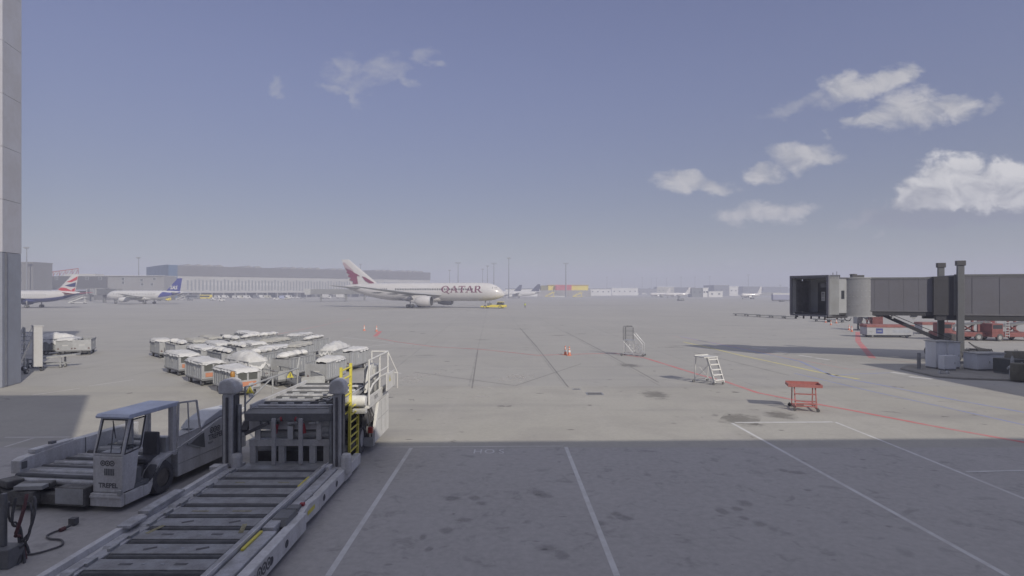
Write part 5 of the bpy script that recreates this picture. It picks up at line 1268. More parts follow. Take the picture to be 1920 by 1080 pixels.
# ------------------------------------------------------------------ traffic cones
def cone():
    t = thing('traffic_cone', '', 'traffic cone', (0, 0, 0), 0, 'traffic cones on the apron')
    m = MB(); m.bb(-.22, .22, -.22, .22, 0, .05); m.build('foot', orange, t)
    m = MB(); m.lathe([(.17, .05), (.15, .12), (.055, .92), (.04, .96), (.01, .97)], 'z', (0, 0, 0), 16); m.build('body', orange, t, smooth=True)
    m = MB(); m.lathe([(.127, .35), (.098, .58)], 'z', (0, 0, 0), 16, cap=False); m.lathe([(.085, .70), (.075, .78)], 'z', (0, 0, 0), 16, cap=False); m.build('band', white_clean, t, smooth=True); return t
C0 = None
for (x, y, lab) in ((683, 620, 'orange cone standing alone on the far side of the cart block'), (706, 621.5, 'orange cone at the bent end of the red line'), (1060, 665.5, 'orange cone, nearer the carts of the pair on the red line'), (1067.5, 666.8, 'orange cone, nearer the silver work platform of the pair on the red line'),
                    (1548, 605, 'orange cone under the cab of the jet bridge, by the flat dollies'), (1558, 609.5, 'second orange cone under the jet bridge cab, slightly nearer'), (1592, 619, 'orange cone beside the thick red line under the bridge'), (1597, 622, 'orange cone touching the thick red line under the bridge'), (1568, 606, 'small orange cone beside the dolly under the bridge cab')):
    if C0 is None: C0 = o = cone()
    else: o = copy_tree(C0)
    place(o, G(x, y), random.uniform(0, 1.5), lab, (.85, .85, .85))
# ------------------------------------------------------------------ jet bridge
bridge_m = M('bridge_grey', (.14, .14, .165), .55, 0, .10, .6); bridge_l = M('bridge_pale_grey', (.34, .35, .37), .5, 0, .15, 1); bridge_d = M('bridge_dark', (.05, .05, .058), .6, 0, .15, 1); bellow = M('bellows_fabric', (.36, .37, .385), .7, 0, .15, 1)
def jet_bridge():
    P0 = Vector((29.25, 49.0, 0)); a = Vector((.951, -.309, 0)); yaw = math.atan2(a.y, a.x)
    t = thing('jet_bridge', 'dark grey passenger boarding bridge with an open cab, on twin lift columns', 'jet bridge', P0, yaw)
    # local x along the tunnel, +y away from the camera
    zb, zt = 3.72, 6.78
    m = MB(); m.bb(0, 9.5, 0, 2.9, zb + .30, zt - .04); m.build('inner_tunnel', bridge_m, t)
    m = MB(); m.bb(-.1, 5.1, -.04, 2.94, zt - .08, zt + .06); m.build('inner_roof', M('bridge_roof_edge', (.16, .165, .175), .5), t)
    m = MB(); m.bb(.6, 9.5, .05, .35, zb - .02, zb + .30); m.bb(.6, 9.5, 2.55, 2.85, zb - .02, zb + .30); m.bb(0, 9.5, .36, 2.54, zb + .1, zb + .29); m.build('floor_beam', bridge_d, t)
    m = MB(); m.bb(5.0, 6.35, -.30, 3.2, zb + .05, zt + .10); m.build('tunnel_sleeve', bridge_d, t)
    m = MB(); m.bb(6.75, 34, -.24, 3.14, zb + .05, zt + .22); ot = m.build('outer_tunnel', bridge_m, t)
    m = MB(); m.bb(6.35, 6.75, -.28, 3.18, zb + .05, zt + .20); m.build('sleeve_collar', M('bridge_collar', (.17, .175, .185), .5), t)
    m = MB(); m.bb(5.2, 34, -.2, .2, zb - .35, zb + .05); m.bb(5.2, 34, 2.7, 3.1, zb - .35, zb + .05); m.build('outer_beam', bridge_d, t)
    m = MB(); m.bb(6.4, 34, -.30, -.24, zt + .12, zt + .26)
    for x in (12.2, 13.4): m.tube([(x, 1, zt + .2), (x, 1, zt + .6)], .3, 10)
    m.build('roof_edge', MATS['bridge_roof_edge'], ot)
    m = MB()
    for i in range(14): m.bb(7.6 + i * 1.8, 7.63 + i * 1.8, -.262, -.24, zb + .1, zt + .1)
    m.each('panel_seam', bridge_m, ot)
    m = MB()
    for i in range(4): m.bb(.9 + i * 1.05, .925 + i * 1.05, -.012, -.001, zb + .34, zt - .1)
    m.bb(.1, 5.0, -.02, -.001, zb + .30, zb + .40); m.each('panel_rib', M('bridge_rib', (.165, .165, .185), .5), t)
    m = MB(); m.bb(7.0, 34, -.262, -.241, zb + .06, zb + .2); m.bb(7.0, 34, -.262, -.241, zt - .02, zt + .1); m.each('panel_rib', MATS['bridge_rib'], ot)
    # lift columns and bogie
    for y in (-.55, 3.45):
        m = MB(); m.bb(6.48, 6.95, y - .14, y + .14, .55, 7.75); c = m.build('lift_column', M('column_grey', (.14, .145, .155), .5, 0, .15, 1), t, bev=.03)
        m = MB(); m.bb(6.40, 7.03, y - .2, y + .2, 7.72, 8.12); m.build('column_cap', M('column_cap', (.09, .09, .095), .5), c, bev=.03)
    m = MB(); m.bb(6.3, 7.15, -.9, 3.8, .62, 1.0); m.bb(6.5, 6.95, .6, 2.2, 1.0, 2.2); m.bb(6.0, 7.4, -.8, -.3, .55, .9); m.beam((5.0, -.6, .7), (8.4, -.6, .9), .16, .2); m.build('bogie', black, t, bev=.02)
    for y in (-.9, 3.6):
        for x in (6.1, 7.4): m = MB(); wheel_mb(m, (x, y, .55), .55, .36); m.build('wheel', [rubber, steel], t, smooth=True)
    m = MB()
    for i in range(7): m.tube([(7.2 + .1 * i, -.7, 1.7 - .1 * i), (7.7 + .15 * i, -.95, 1.2), (8.2 + .12 * i, -.9, .45)], .05, 6)
    m.bb(7.6, 8.6, -.9, .2, .3, 1.15); m.build('cable_bundle', black, t)
    m = MB(); m.beam((8.3, -.6, .95), (9.6, -1.1, .35), .05, .14); m.build('tow_strut', M('pale_strut', (.5, .5, .42)), t)
    m = MB(); m.beam((1.9, 1.3, zb - .05), (6.5, .7, 1.35), .75, .28); m.beam((2.0, .85, zb + .2), (6.5, .2, 1.8), .04, .05); m.build('cable_carrier', bridge_d, t)
    m = MB(); m.beam((3.6, .2, zb + .05), (3.9, .2, zb - .2), .05, .4); m.bb(2.2, 2.3, .1, .4, zb - .3, zb); m.build('bracket', lgrey, t)
    # round rotunda and cab, in world coordinates turned into local ones
    inv = Matrix.Rotation(-yaw, 4, 'Z') @ Matrix.Translation(-P0)
    rc = inv @ Vector((29.75, 50.75, 0))
    m = MB(); m.lathe([(1.95, zb - .1), (1.95, zt - .02)], 'z', (rc.x, rc.y, 0), 40); m.build('rotunda', M('rotunda_slats', (.29, .295, .315), .5, 0, .15, .8), t, smooth=True)
    m = MB()
    for z in (4.55, 5.25, 5.75, 6.3):
        for i in range(40):
            A_ = 2 * math.pi * i / 40; m.box((rc.x + 1.955 * math.cos(A_), rc.y + 1.955 * math.sin(A_), z), (.02, .10, .04), 0, A_)
    m.lathe([(2.0, zt - .02), (2.0, zt + .08)], 'z', (rc.x, rc.y, 0), 40); m.lathe([(2.0, zb - .16), (2.0, zb - .08)], 'z', (rc.x, rc.y, 0), 40); m.build('rotunda_trim', lgrey, t)
    m = MB(); m.bb(rc.x - .4, rc.x + .5, rc.y - .6, rc.y + .3, zt + .08, zt + .3); m.lathe([(.28, zt + .3), (.30, zt + .34), (.30, zt + .40), (.1, zt + .42)], 'z', (rc.x - .2, rc.y, 0), 12); m.build('roof_unit', black, t)
    near = Vector((26.05, 48.45, 0)); dv = Vector((.898, .44, 0)); wv = Vector((-.44, .898, 0))
    def Q(u, w, z): p = inv @ (near + dv * u + wv * w + Vector((0, 0, z))); return p
    def slab(mb, u0, u1, w0, w1, z0, z1, mi=0):
        vs = [Q(u, w, z) for z in (z0, z1) for w in (w0, w1) for u in (u0, u1)]
        mb.add(vs, [(0, 2, 3, 1), (4, 5, 7, 6), (0, 1, 5, 4), (2, 6, 7, 3), (0, 4, 6, 2), (1, 3, 7, 5)], mi)
    Wc = 3.35; z0, z1 = 3.74, 6.92
    m = MB(); slab(m, .3, 3.0, .05, Wc - .05, z0 - .04, z0 + .12); m.build('cab_floor', bridge_d, t)
    m = MB(); slab(m, 1.35, 3.0, .0, .10, z0 + .12, z1 - .18); slab(m, 1.35, 3.0, Wc - .1, Wc, z0 + .12, z1 - .18); slab(m, 2.2, 2.3, .1, Wc - .1, z0 + .12, z1 - .2); cw = m.build('cab_wall', bridge_l, t)
    m = MB(); slab(m, 1.75, 2.15, -.012, -.001, 5.05, 5.75); m.build('window', darkglass, cw)
    m = MB(); slab(m, 1.30, 1.36, -.02, .08, z0 + .1, z1 - .15); slab(m, 2.5, 2.62, -.03, .08, z0 + .1, z1 - .15); m.build('wall_post', bridge_m, cw)
    m = MB(); slab(m, .3, 3.1, -.04, Wc + .04, z1 - .18, z1 - .06); m.build('cab_roof', bridge_m, t)
    # folding bellows
    m = MB(); k = 7
    for s, w in ((-1, 0.0), (1, Wc)):
        for i in range(k):
            u = .0 + i * .19; o = .0
            pts = [(u, w + s * .10), (u + .095, w - s * .02), (u + .19, w + s * .10)]
            for (p, q) in zip(pts[:-1], pts[1:]): m.quad(Q(p[0], p[1], z0), Q(q[0], q[1], z0), Q(q[0], q[1], z1), Q(p[0], p[1], z1))
    for i in range(k):
        u = i * .19; pts = [(u, z1 + .06), (u + .095, z1 - .04), (u + .19, z1 + .06)]
        for (p, q) in zip(pts[:-1], pts[1:]): m.quad(Q(p[0], -.1, p[1]), Q(q[0], -.1, q[1]), Q(q[0], Wc + .1, q[1]), Q(p[0], Wc + .1, p[1]))
    m.build('bellows', bellow, t)
    m = MB(); slab(m, -.12, .02, -.16, .02, z0 - .1, z1 + .12); slab(m, -.12, .02, Wc - .02, Wc + .16, z0 - .02, z1 + .12); slab(m, -.14, .03, .02, Wc - .02, z1 - .06, z1 + .12); slab(m, -.2, .3, -.05, Wc + .05, z0 - .16, z0 - .02); m.build('cab_frame', bridge_m, t)
    m = MB(); slab(m, 2.0, 2.06, .45, 2.35, z0 + .12, z1 - .5); dr = m.build('cab_door', bridge_d, t)
    m = MB(); slab(m, 1.98, 1.995, 1.65, 2.0, 4.85, 5.65); nt = m.build('notice', white_clean, dr)
    m = MB(); slab(m, 1.972, 1.979, 1.70, 1.95, 5.25, 5.32); slab(m, 1.972, 1.979, 1.72, 1.93, 5.40, 5.56); slab(m, 1.972, 1.979, 1.70, 1.95, 5.0, 5.05); m.build('notice_print', greyp, nt)
    m = MB(); slab(m, .5, 1.2, .5, 1.0, 6.0, 6.4); slab(m, 1.0, 1.5, .3, .6, 5.2, 5.5); m.beam(Q(.3, .2, 6.5), Q(1.6, 1.4, 6.0), .06, .06); slab(m, .4, 1.9, Wc - .2, Wc - .1, 3.9, 6.6); m.build('control_console', black, t)
    m = MB()
    for (u, w, dz) in ((.1, .3, .35), (.2, .9, .25), (0, 1.5, .3), (.1, 2.3, .3), (.2, 3.0, .2), (1.5, .2, .3), (2.2, .3, .25), (-.1, 2.9, .3)): m.beam(Q(u, w, z0 - .1), Q(u, w, z0 - .1 - dz), .12, .12)
    m.beam(Q(.1, .1, z0 - .2), Q(2.6, .1, z0 - .2), .15, .16); m.build('underside_gear', bridge_d, t)
    m = MB()
    for i in range(7): q = Q(2.9, .2, 0); m.tube([(q.x + .25 * math.cos(x), q.y, zb - .25 + .3 * math.sin(x)) for x in (3.1, 3.7, 4.3, 4.9, 5.5, 6.2)], .04, 6); break
    m.build('cable_loop', black, t)
    m = MB(); m.tube([Q(1.4, .5, z1), Q(1.4, .5, z1 + .35)], .03, 6); m.tube([Q(1.9, .5, z1), Q(1.9, .5, z1 + .45)], .02, 6); m.box(Q(1.65, .5, z1 + .05), (.7, .5, .2)); m.build('roof_aerial', bridge_m, t)
jet_bridge()

# ------------------------------------------------------------------ service island under the bridge
def island():
    pts = [G(1688, 693), G(1756, 708), G(1810, 712), G(1935, 716), G(1960, 690), G(1700, 688)]
    m = MB(); n = len(pts); m.add([(p.x, p.y, z) for z in (0, .13) for p in pts], [tuple(range(n))[::-1], tuple(range(n, 2 * n))] + [(i, (i + 1) % n, n + (i + 1) % n, n + i) for i in range(n)])
    tag(m.build('kerbed_island', M('kerb_concrete', (.30, .29, .27), .85, 0, .2, 1), None, bev=.03), kind='structure')
island()
cabm = M('cabinet_grey', (.66, .68, .72), .45, 0, .12, 1, streak=True); ZI = .13
def cabinet(label, px, py, w, d, h, rz=0, seams=2, roof=True, mat=None, door=True):
    p = G(px, py, ZI); t = thing('service_cabinet', label, 'cabinet', p, rz)
    m = MB(); m.bb(-w / 2, w / 2, -d / 2, d / 2, .10, h); b = m.build('body', mat or cabm, t, bev=.015)
    m = MB(); m.bb(-w / 2 + .03, w / 2 - .03, -d / 2 + .03, d / 2 - .03, 0, .10); m.build('plinth', dgrey, t)
    if roof: m = MB(); m.bb(-w / 2 - .08, w / 2 + .08, -d / 2 - .10, d / 2 + .08, h, h + .05); m.build('lid', lgrey, t, bev=.01)
    if door:
        for i in range(seams):
            x0 = -w / 2 + .05 + i * (w - .1) / seams; x1 = x0 + (w - .1) / seams - .02
            m = MB(); m.bb(x0, x1, -d / 2 - .012, -d / 2 - .001, .16, h - .06); dd = m.build('door', mat or cabm, t); m = MB(); m.box((x1 - .06, -d / 2 - .02, h * .5), (.03, .014, .14)); m.build('handle', dgrey, dd)
    return t
cabinet('tall pale service cabinet with a sunlit notch, first on the island', 1760, 690, 1.35, .9, 1.95, R(8), 1)
cabinet('tall pale service cabinet standing just behind the first one', 1781, 690.5, 1.0, .7, 1.9, R(8), 2)
cabinet('small pale cabinet before the tall cabinets on the island', 1776, 694, .95, .5, 1.05, R(8), 1, False)
cabinet('low wide grey cabinet with a pitched lid beside the bogie', 1844, 693, 2.1, 1.1, 1.18, R(6), 2)
cabinet('dark low equipment case at the picture edge of the island', 1893, 700, 1.3, 1.2, 1.0, R(6), 1, False, M('dark_case', (.075, .08, .08), .6))
def post():
    p = G(1723, 691.5, ZI); t = thing('bollard', 'slim dark grey bollard at the tip of the kerbed island', 'bollard', p)
    m = MB(); m.lathe([(.12, 0), (.12, 1.12), (.10, 1.15), (.02, 1.16)], 'z', (0, 0, 0), 16); m.build('post', dgrey, t, smooth=True); m = MB(); m.lathe([(.16, 0), (.16, .03)], 'z', (0, 0, 0), 16); m.build('base_plate', steel, t)
post()
def marks():
    p = G(1768, 700.5, ZI); t = thing('wheel_chock', 'small pale wheel chock pair lying on the island kerb', 'wheel chock', p)
    for x in (-.22, .3): m = MB(); m.prism([(-.12, 0), (.12, 0), (.03, .2), (-.03, .2)], 'y', -.08, .08); m.build('wedge', lgrey, t, loc=(x, 0, 0), rz=.4)
    m = MB(); m.beam((-.2, 0, .04), (.3, 0, .04), .03, .03); m.build('link_bar', lgrey, t)
marks()
def pump():
    p = G(1910, 712, ZI); t = thing('fuel_pit_drum', 'olive drum on the island at the picture edge', 'drum', p)
    m = MB(); m.lathe([(.40, 0), (.42, .03), (.42, .5), (.44, .52), (.42, .54), (.42, 1.0), (.38, 1.04), (.05, 1.05)], 'z', (0, 0, 0), 24); m.build('body', M('olive_drum', (.12, .115, .09), .6), t, smooth=True); m = MB(); m.lathe([(.05, 1.05), (.05, 1.1), (.01, 1.11)], 'z', (.2, 0, 0), 10); m.build('cap', steel, t)
    p = G(1898, 708, ZI); t = thing('hydrant_post', 'pale hydrant post beside the olive drum', 'hydrant', p)
    m = MB(); m.lathe([(.16, 0), (.16, .5), (.22, .55), (.22, .7), (.10, .8), (.10, 1.1), (.04, 1.4)], 'z', (0, 0, 0), 14); m.build('body', lgrey, t, smooth=True); m = MB(); m.tube([(-.3, 0, .6), (.3, 0, .6)], .08, 10); m.build('outlet', steel, t)
pump()

# ------------------------------------------------------------------ loaders, dollies and carts beyond the bridge
def flat_dolly(kind=0):
    t = thing('cargo_dolly', '', 'cargo dolly', (0, 0, 0), 0, 'flat cargo dollies beyond the jet bridge')
    m = MB(); m.bb(-1.6, 1.6, -.8, .8, .38, .50); m.build('deck', M('dolly_steel', (.16, .165, .165), .55, .2, .2, 2), t)
    m = MB()
    for i in range(8): m.bb(-1.5 + i * .4, -1.4 + i * .4, -.75, .75, .50, .55)
    m.build('roller_bed', lgrey, t)
    for x in (-1.0, 1.0):
        for y in (-.6, .6): w = MB(); wheel_mb(w, (x, y, .19), .19, .12); w.build('wheel', [rubber, steel], t, smooth=True)
    m = MB(); m.beam((1.6, 0, .36), (2.3, 0, .30), .06, .06); m.build('tow_bar', black, t); return t
D0 = flat_dolly(); dl = [(1388, 592, 'flat dolly at the tail end of the row, far from the bridge cab'), (1411, 593.4, 'flat dolly second from the tail of the row'), (1434, 594.8, 'flat dolly in the middle of the row'), (1458, 596.2, 'flat dolly second from the bridge cab in the row'), (1482, 597.8, 'flat dolly at the bridge cab end of the row'), (1542, 603, 'separate flat dolly directly under the bridge cab'), (1568, 604.2, 'separate flat dolly beside the cones under the cab')]
for i, (x, y, lab) in enumerate(dl): o = D0 if i == 0 else copy_tree(D0); place(o, G(x, y), R(-22), lab)
def sign_trailer(label, px, py, L, rz, bluesq=True, h=1.25):
    t = thing('cargo_trailer', label, 'cargo trailer', G(px, py), rz)
    m = MB(); m.bb(-L / 2, L / 2, -.9, .9, .30, h); b = m.build('side_panel', M('trailer_white', (.42, .43, .46), .5, 0, .15, 1), t, bev=.02)
    m = MB(); m.bb(-L / 2 - .05, L / 2 + .05, -.95, .95, h, h + .32); m.build('red_top', M('faded_red_top', (.33, .13, .12), .6, 0, .3, 1.5), t, bev=.02)
    if bluesq:
        m = MB(); m.bb(-L / 2 + 1.05, -L / 2 + 1.85, -.912, -.901, .5, h - .12); s_ = m.build('blue_panel', M('panel_blue', (.07, .09, .28), .5), b); m = MB(); m.bb(-L / 2 + 1.2, -L / 2 + 1.7, -.918, -.913, .75, .85); m.bb(-L / 2 + .3, -L / 2 + .6, -.918, -.905, .7, .78); m.build('panel_print', lgrey, s_)
        m = MB(); m.bb(L / 2 - 2.4, L / 2 - .4, -.912, -.901, .62, .95); m.build('faded_print', M('faded_print', (.40, .42, .48)), b)
    m = MB(); m.bb(-L / 2 + .2, L / 2 - .2, -.7, .7, .16, .30); m.build('frame', black, t)
    for x in (-L / 2 + .7, L / 2 - .7):
        for y in (-.75, .75): w = MB(); wheel_mb(w, (x, y, .2), .2, .14); w.build('wheel', [rubber, steel], t, smooth=True)
sign_trailer('white sided trailer with a red top and a blue square, under the bridge tunnel', 1662, 632, 5.4, R(-6))
sign_trailer('white sided red topped trailer without blue square, behind the bridge strut', 1752, 626, 4.0, R(-6), False)
shaded_red = M('shaded_loader_red', (.27, .095, .09), .6, 0, .35, 1.5)  # darker copy of the red, its shade and haze put into the colour
def red_loader(label, px, py, rz, L=6.0, hgt=2.2, ladder=True):
    t = thing('red_loader', label, 'cargo loader', G(px, py), rz)
    m = MB(); m.bb(-L / 2, L / 2, -1.1, 1.1, .45, .95); m.bb(-L / 2, -L / 2 + 1.4, -1.1, .2, .95, hgt); m.build('body', shaded_red, t, bev=.04)
    m = MB(); m.beam((-L / 2 + 1.2, .4, hgt - .5), (L / 2 + .8, .4, hgt + .1), 1.1, .22); m.build('conveyor', dgrey, t)
    m = MB()
    for x in (-.8, 1.4): m.beam((x - .8, .4, .9), (x + .6, .4, hgt - .2), .12, .14); m.beam((x + .6, .2, .9), (x - .8, .2, hgt - .3), .12, .14)
    m.each('scissor_arm', shaded_red, t)
    m = MB(); z = hgt + .1
    for x in (-L / 2 + 1.3, 0, L / 2): m.tube([(x, -.3, hgt - .3), (x, -.3, hgt + .75)], .03, 6)
    m.tube([(-L / 2 + 1.3, -.3, hgt + .75), (L / 2, -.3, hgt + .85)], .03, 6); m.build('guard_rail', shaded_red, t)
    if ladder:
        m = MB()
        for x in (-L / 2 + 1.6, -L / 2 + 2.1): m.beam((x, -1.15, .4), (x, -1.15, hgt + .4), .05, .05)
        for i in range(7): m.bb(-L / 2 + 1.6, -L / 2 + 2.1, -1.18, -1.13, .6 + i * .3, .68 + i * .3)
        m.build('ladder', lgrey, t)
    m = MB(); m.bb(-L / 2 + .1, -L / 2 + 1.3, -1.08, -1.101, 1.4, hgt - .15); m.build('cab_window', darkglass, t)
    for x in (-L / 2 + 1, L / 2 - 1):
        for y in (-1.0, 1.0): w = MB(); wheel_mb(w, (x, y, .42), .42, .28); w.build('wheel', [rubber, lgrey], t, smooth=True)
red_loader('red belt loader behind the twin bridge columns', 1796, 637, R(-8), 5.2, 2.0, False)
red_loader('red loader with a pale ladder at the picture edge under the bridge', 1885, 638, R(6), 5.6, 2.0)
red_loader('small red belt loader at the cab end of the white trailer', 1634, 620, R(70), 3.2, 2.3, False)
def tall_frame():
    t = thing('loading_gantry', 'red upright gantry posts beyond the bridge, near the picture edge', 'gantry', G(1858, 630), R(0))
    m = MB()
    for x in (-2.0, 2.6):
        for y in (-.5, .5): m.beam((x, y, 0), (x, y, 4.6), .22, .22)
        m.beam((x, -.5, 2.4), (x, .5, 2.4), .14, .14)
    m.beam((-2.0, 0, 4.5), (2.6, 0, 4.5), .3, .25); m.build('frame', shaded_red, t)
    m = MB(); m.bb(-1.2, .2, -.4, .4, .1, 2.6); m.build('machine_body', M('dull_machine_red', (.22, .05, .05), .6, 0, .3, 2), t, bev=.05); m = MB()
    for i in range(5): m.bb(-1.0, -.2, -.44, -.401, .6 + i * .34, .74 + i * .34)
    m.build('pale_slat', lgrey, t)
tall_frame()
for (x, y, lab) in ((1815, 668, 'beige concrete block near the bogie wheels'), (1905, 672, 'beige concrete block at the picture edge behind the bogie')):
    p = G(x, y); t = thing('concrete_block', lab, 'concrete block', p, R(5), 'concrete ballast blocks'); m = MB(); m.bb(-.7, .7, -.4, .4, 0, .62); m.build('block', M('beige_concrete', (.33, .31, .26), .8), t, bev=.04); m = MB(); m.tube([(-.15, 0, .6), (-.15, 0, .72), (.15, 0, .72), (.15, 0, .6)], .02, 6); m.build('lifting_eye', steel, t)
t = thing('equipment_box', 'grey box on a stand beside the thick red line, beyond the bridge cab', 'equipment box', G(1609, 618), R(10))
m = MB(); m.bb(-.5, .5, -.4, .4, .9, 2.0); m.build('box', lgrey, t, bev=.03); m = MB(); m.beam((0, 0, 0), (0, 0, .9), .2, .2); m.bb(-.45, .45, -.3, .3, 0, .08); m.build('stand', dgrey, t)

# ------------------------------------------------------------------ tow tractor, marshaller
def tug():
    p = G(926, 578); t = thing('tow_tractor', 'yellow pushback tractor under the nose of the widebody jet', 'tow tractor', p, R(-14))
    m = MB(); m.prism([(-4.2, .35), (4.0, .35), (4.1, .9), (3.8, 1.15), (-.6, 1.15), (-1.4, .85), (-4.2, .8)], 'y', -1.6, 1.6); m.build('body', yellow_far, t, bev=.08)
    m = MB(); m.prism([(1.2, 1.15), (3.4, 1.15), (3.2, 2.05), (1.5, 2.05)], 'y', -1.1, 1.1); c = m.build('cab', darkglass, t, bev=.05); m = MB(); m.bb(1.3, 3.4, -1.15, 1.15, 2.05, 2.18); m.build('cab_roof', yellow_far, c)
    m = MB(); m.bb(-2.0, -.6, -1.2, -.3, .9, 1.7); m.tube([(-1.2, -.8, 1.7), (-1.2, -.8, 2.4)], .08, 8); m.build('engine_box', dgrey, t)
    for x in (-2.6, 2.6):
        for y in (-1.55, 1.55): w = MB(); wheel_mb(w, (x, y, .5), .5, .4); w.build('wheel', [rubber, yellow_far], t, smooth=True)
tug()
def person():
    p = G(984.5, 577.5); t = thing('person', 'person in a bright yellow vest walking ahead of the jet', 'person', p, R(200))
    J = {'pelvis': (0, 0, .95), 'spine': (0, 0, 1.2), 'chest': (0, .01, 1.40), 'neck': (0, .01, 1.52), 'head': (0, .02, 1.66), 'crown': (0, .01, 1.78),
         'lh': (.10, 0, .92), 'lk': (.11, .12, .50), 'la': (.11, .10, .09), 'lt': (.11, .26, .04), 'rh': (-.10, 0, .92), 'rk': (-.11, -.02, .50), 'ra': (-.11, -.22, .12), 'rt': (-.11, -.08, .04),
         'ls': (.20, .0, 1.42), 'le': (.25, -.10, 1.15), 'lw': (.25, .02, .90), 'lf': (.25, .07, .80), 'rs': (-.20, 0, 1.42), 're': (-.25, .08, 1.16), 'rw': (-.24, .22, .95), 'rf': (-.24, .28, .87)}
    Ed = [('pelvis', 'spine'), ('spine', 'chest'), ('chest', 'neck'), ('neck', 'head'), ('head', 'crown'), ('pelvis', 'lh'), ('lh', 'lk'), ('lk', 'la'), ('la', 'lt'), ('pelvis', 'rh'), ('rh', 'rk'), ('rk', 'ra'), ('ra', 'rt'), ('chest', 'ls'), ('ls', 'le'), ('le', 'lw'), ('lw', 'lf'), ('chest', 'rs'), ('rs', 're'), ('re', 'rw'), ('rw', 'rf')]
    rad = {'pelvis': .15, 'spine': .145, 'chest': .17, 'neck': .06, 'head': .10, 'crown': .07, 'lh': .10, 'rh': .10, 'lk': .065, 'rk': .065, 'la': .045, 'ra': .045, 'lt': .04, 'rt': .04, 'ls': .075, 'rs': .075, 'le': .048, 're': .048, 'lw': .034, 'rw': .034, 'lf': .035, 'rf': .035}
    ks = list(J); me = bpy.data.meshes.new('body'); me.from_pydata([J[k] for k in ks], [(ks.index(a), ks.index(b)) for a, b in Ed], []); o = bpy.data.objects.new('body', me); col.objects.link(o); o.parent = t
    sk = o.modifiers.new('skin', 'SKIN'); 
    for i, k in enumerate(ks): sv = me.skin_vertices[0].data[i]; sv.radius = (rad[k], rad[k] * (.7 if k in ('pelvis', 'spine', 'chest') else 1)); sv.use_root = (k == 'pelvis')
    o.modifiers.new('sub', 'SUBSURF').render_levels = 2; me.materials.append(M('dark_workwear', (.05, .055, .08), .8, 0, .2, 5))
    m = MB(); m.loft([[(r_ * 1.12 * math.cos(q), .01 + r_ * .85 * math.sin(q), z) for q in [6.283 * i / 16 for i in range(16)]] for r_, z in ((.205, .92), (.20, 1.1), (.215, 1.3), (.23, 1.42), (.12, 1.51))], 0, False); m.build('hi_vis_vest', M('hi_vis_yellow', (.62, .68, .10), .6), t, smooth=True)
    m = MB(); m.lathe([(.11, 1.70), (.115, 1.73), (.10, 1.79), (.05, 1.83), (.01, 1.84)], 'z', (0, .01, 0), 14); m.build('hair', M('dark_hair', (.05, .04, .03), .7), t, smooth=True)
person()

# ------------------------------------------------------------------ far vehicles
def vehicle(name, cat, kind, label, px, py, rz, colr, L=5.2, group=None, h=None):
    p = G(px, py); t = thing(name, label, cat, p, rz, group)
    if kind == 'van':
        h = h or 2.1; prof = [(-L / 2, .3), (L / 2, .3), (L / 2, .95), (L / 2 - .8, 1.15), (L / 2 - 1.5, h), (-L / 2, h)]; w = 1.9
    elif kind == 'bus':
        h = 3.1; prof = [(-L / 2, .3), (L / 2, .3), (L / 2, 2.4), (L / 2 - .4, h), (-L / 2, h)]; w = 2.6
    elif kind == 'car':
        h = 1.5; prof = [(-L / 2, .3), (L / 2, .3), (L / 2, .75), (L / 2 - 1.0, .9), (L / 2 - 1.7, h), (-L / 2 + .8, h), (-L / 2, .95)]; w = 1.8
    elif kind == 'tractor':
        h = 1.9; prof = [(-L / 2, .3), (L / 2, .3), (L / 2, 1.0), (.2, 1.1), (.1, h), (-1.0, h), (-1.1, 1.0), (-L / 2, .9)]; w = 1.6
    else:  # box truck: cab then box
        h = h or 3.4; prof = [(L / 2 - 1.9, .4), (L / 2, .4), (L / 2, 1.4), (L / 2 - .4, 2.5), (L / 2 - 1.9, 2.5)]; w = 2.4
    m = MB(); m.prism(prof, 'y', -w / 2, w / 2); m.build('body' if kind != 'truck' else 'cab', colr, t, bev=.06)
    if kind == 'truck': m = MB(); m.bb(-L / 2, L / 2 - 2.1, -w / 2, w / 2, .95, h); m.build('cargo_box', TRUCKBOX[0], t, bev=.04); m = MB(); m.bb(-L / 2, L / 2 - .2, -.9, .9, .5, .9); m.build('chassis', black, t)
    m = MB()
    for s in (-1, 1):
        y0 = s * w / 2; y1 = y0 + s * .015
        if kind == 'bus': m.bb(-L / 2 + .5, L / 2 - .5, min(y0, y1), max(y0, y1), 1.35, 2.5)
        elif kind == 'van': m.bb(L / 2 - 2.4, L / 2 - 1.5, min(y0, y1), max(y0, y1), 1.2, h - .25)
        elif kind == 'car': m.bb(-L / 2 + 1.2, L / 2 - 1.8, min(y0, y1), max(y0, y1), .95, 1.38)
        elif kind == 'truck': m.bb(L / 2 - 1.5, L / 2 - .6, min(y0, y1), max(y0, y1), 1.45, 2.2)
        else: m.bb(-.85, .05, min(y0, y1), max(y0, y1), 1.15, 1.75)
    m.build('side_window', darkglass, t)
    for x in (-L / 2 + L * .2, L / 2 - L * .2):
        for y in (-w / 2 + .1, w / 2 - .1): q = MB(); wheel_mb(q, (x, y, .38 if kind != 'bus' else .48), .38 if kind != 'bus' else .48, .24); q.build('wheel', [rubber, steel], t)
    return t
TRUCKBOX = [M('truck_box_white', (.55, .55, .56), .5, 0, .1, .5)]
vw = M('van_white', (.60, .60, .60), .35, 0, .08, 1); vb = M('van_grey', (.22, .23, .25), .35, 0, .08, 1); vs_ = M('van_pale_blue', (.30, .33, .48), .4, 0, .1, 1); vt = M('van_cream', (.48, .47, .42), .4, 0, .1, 1)
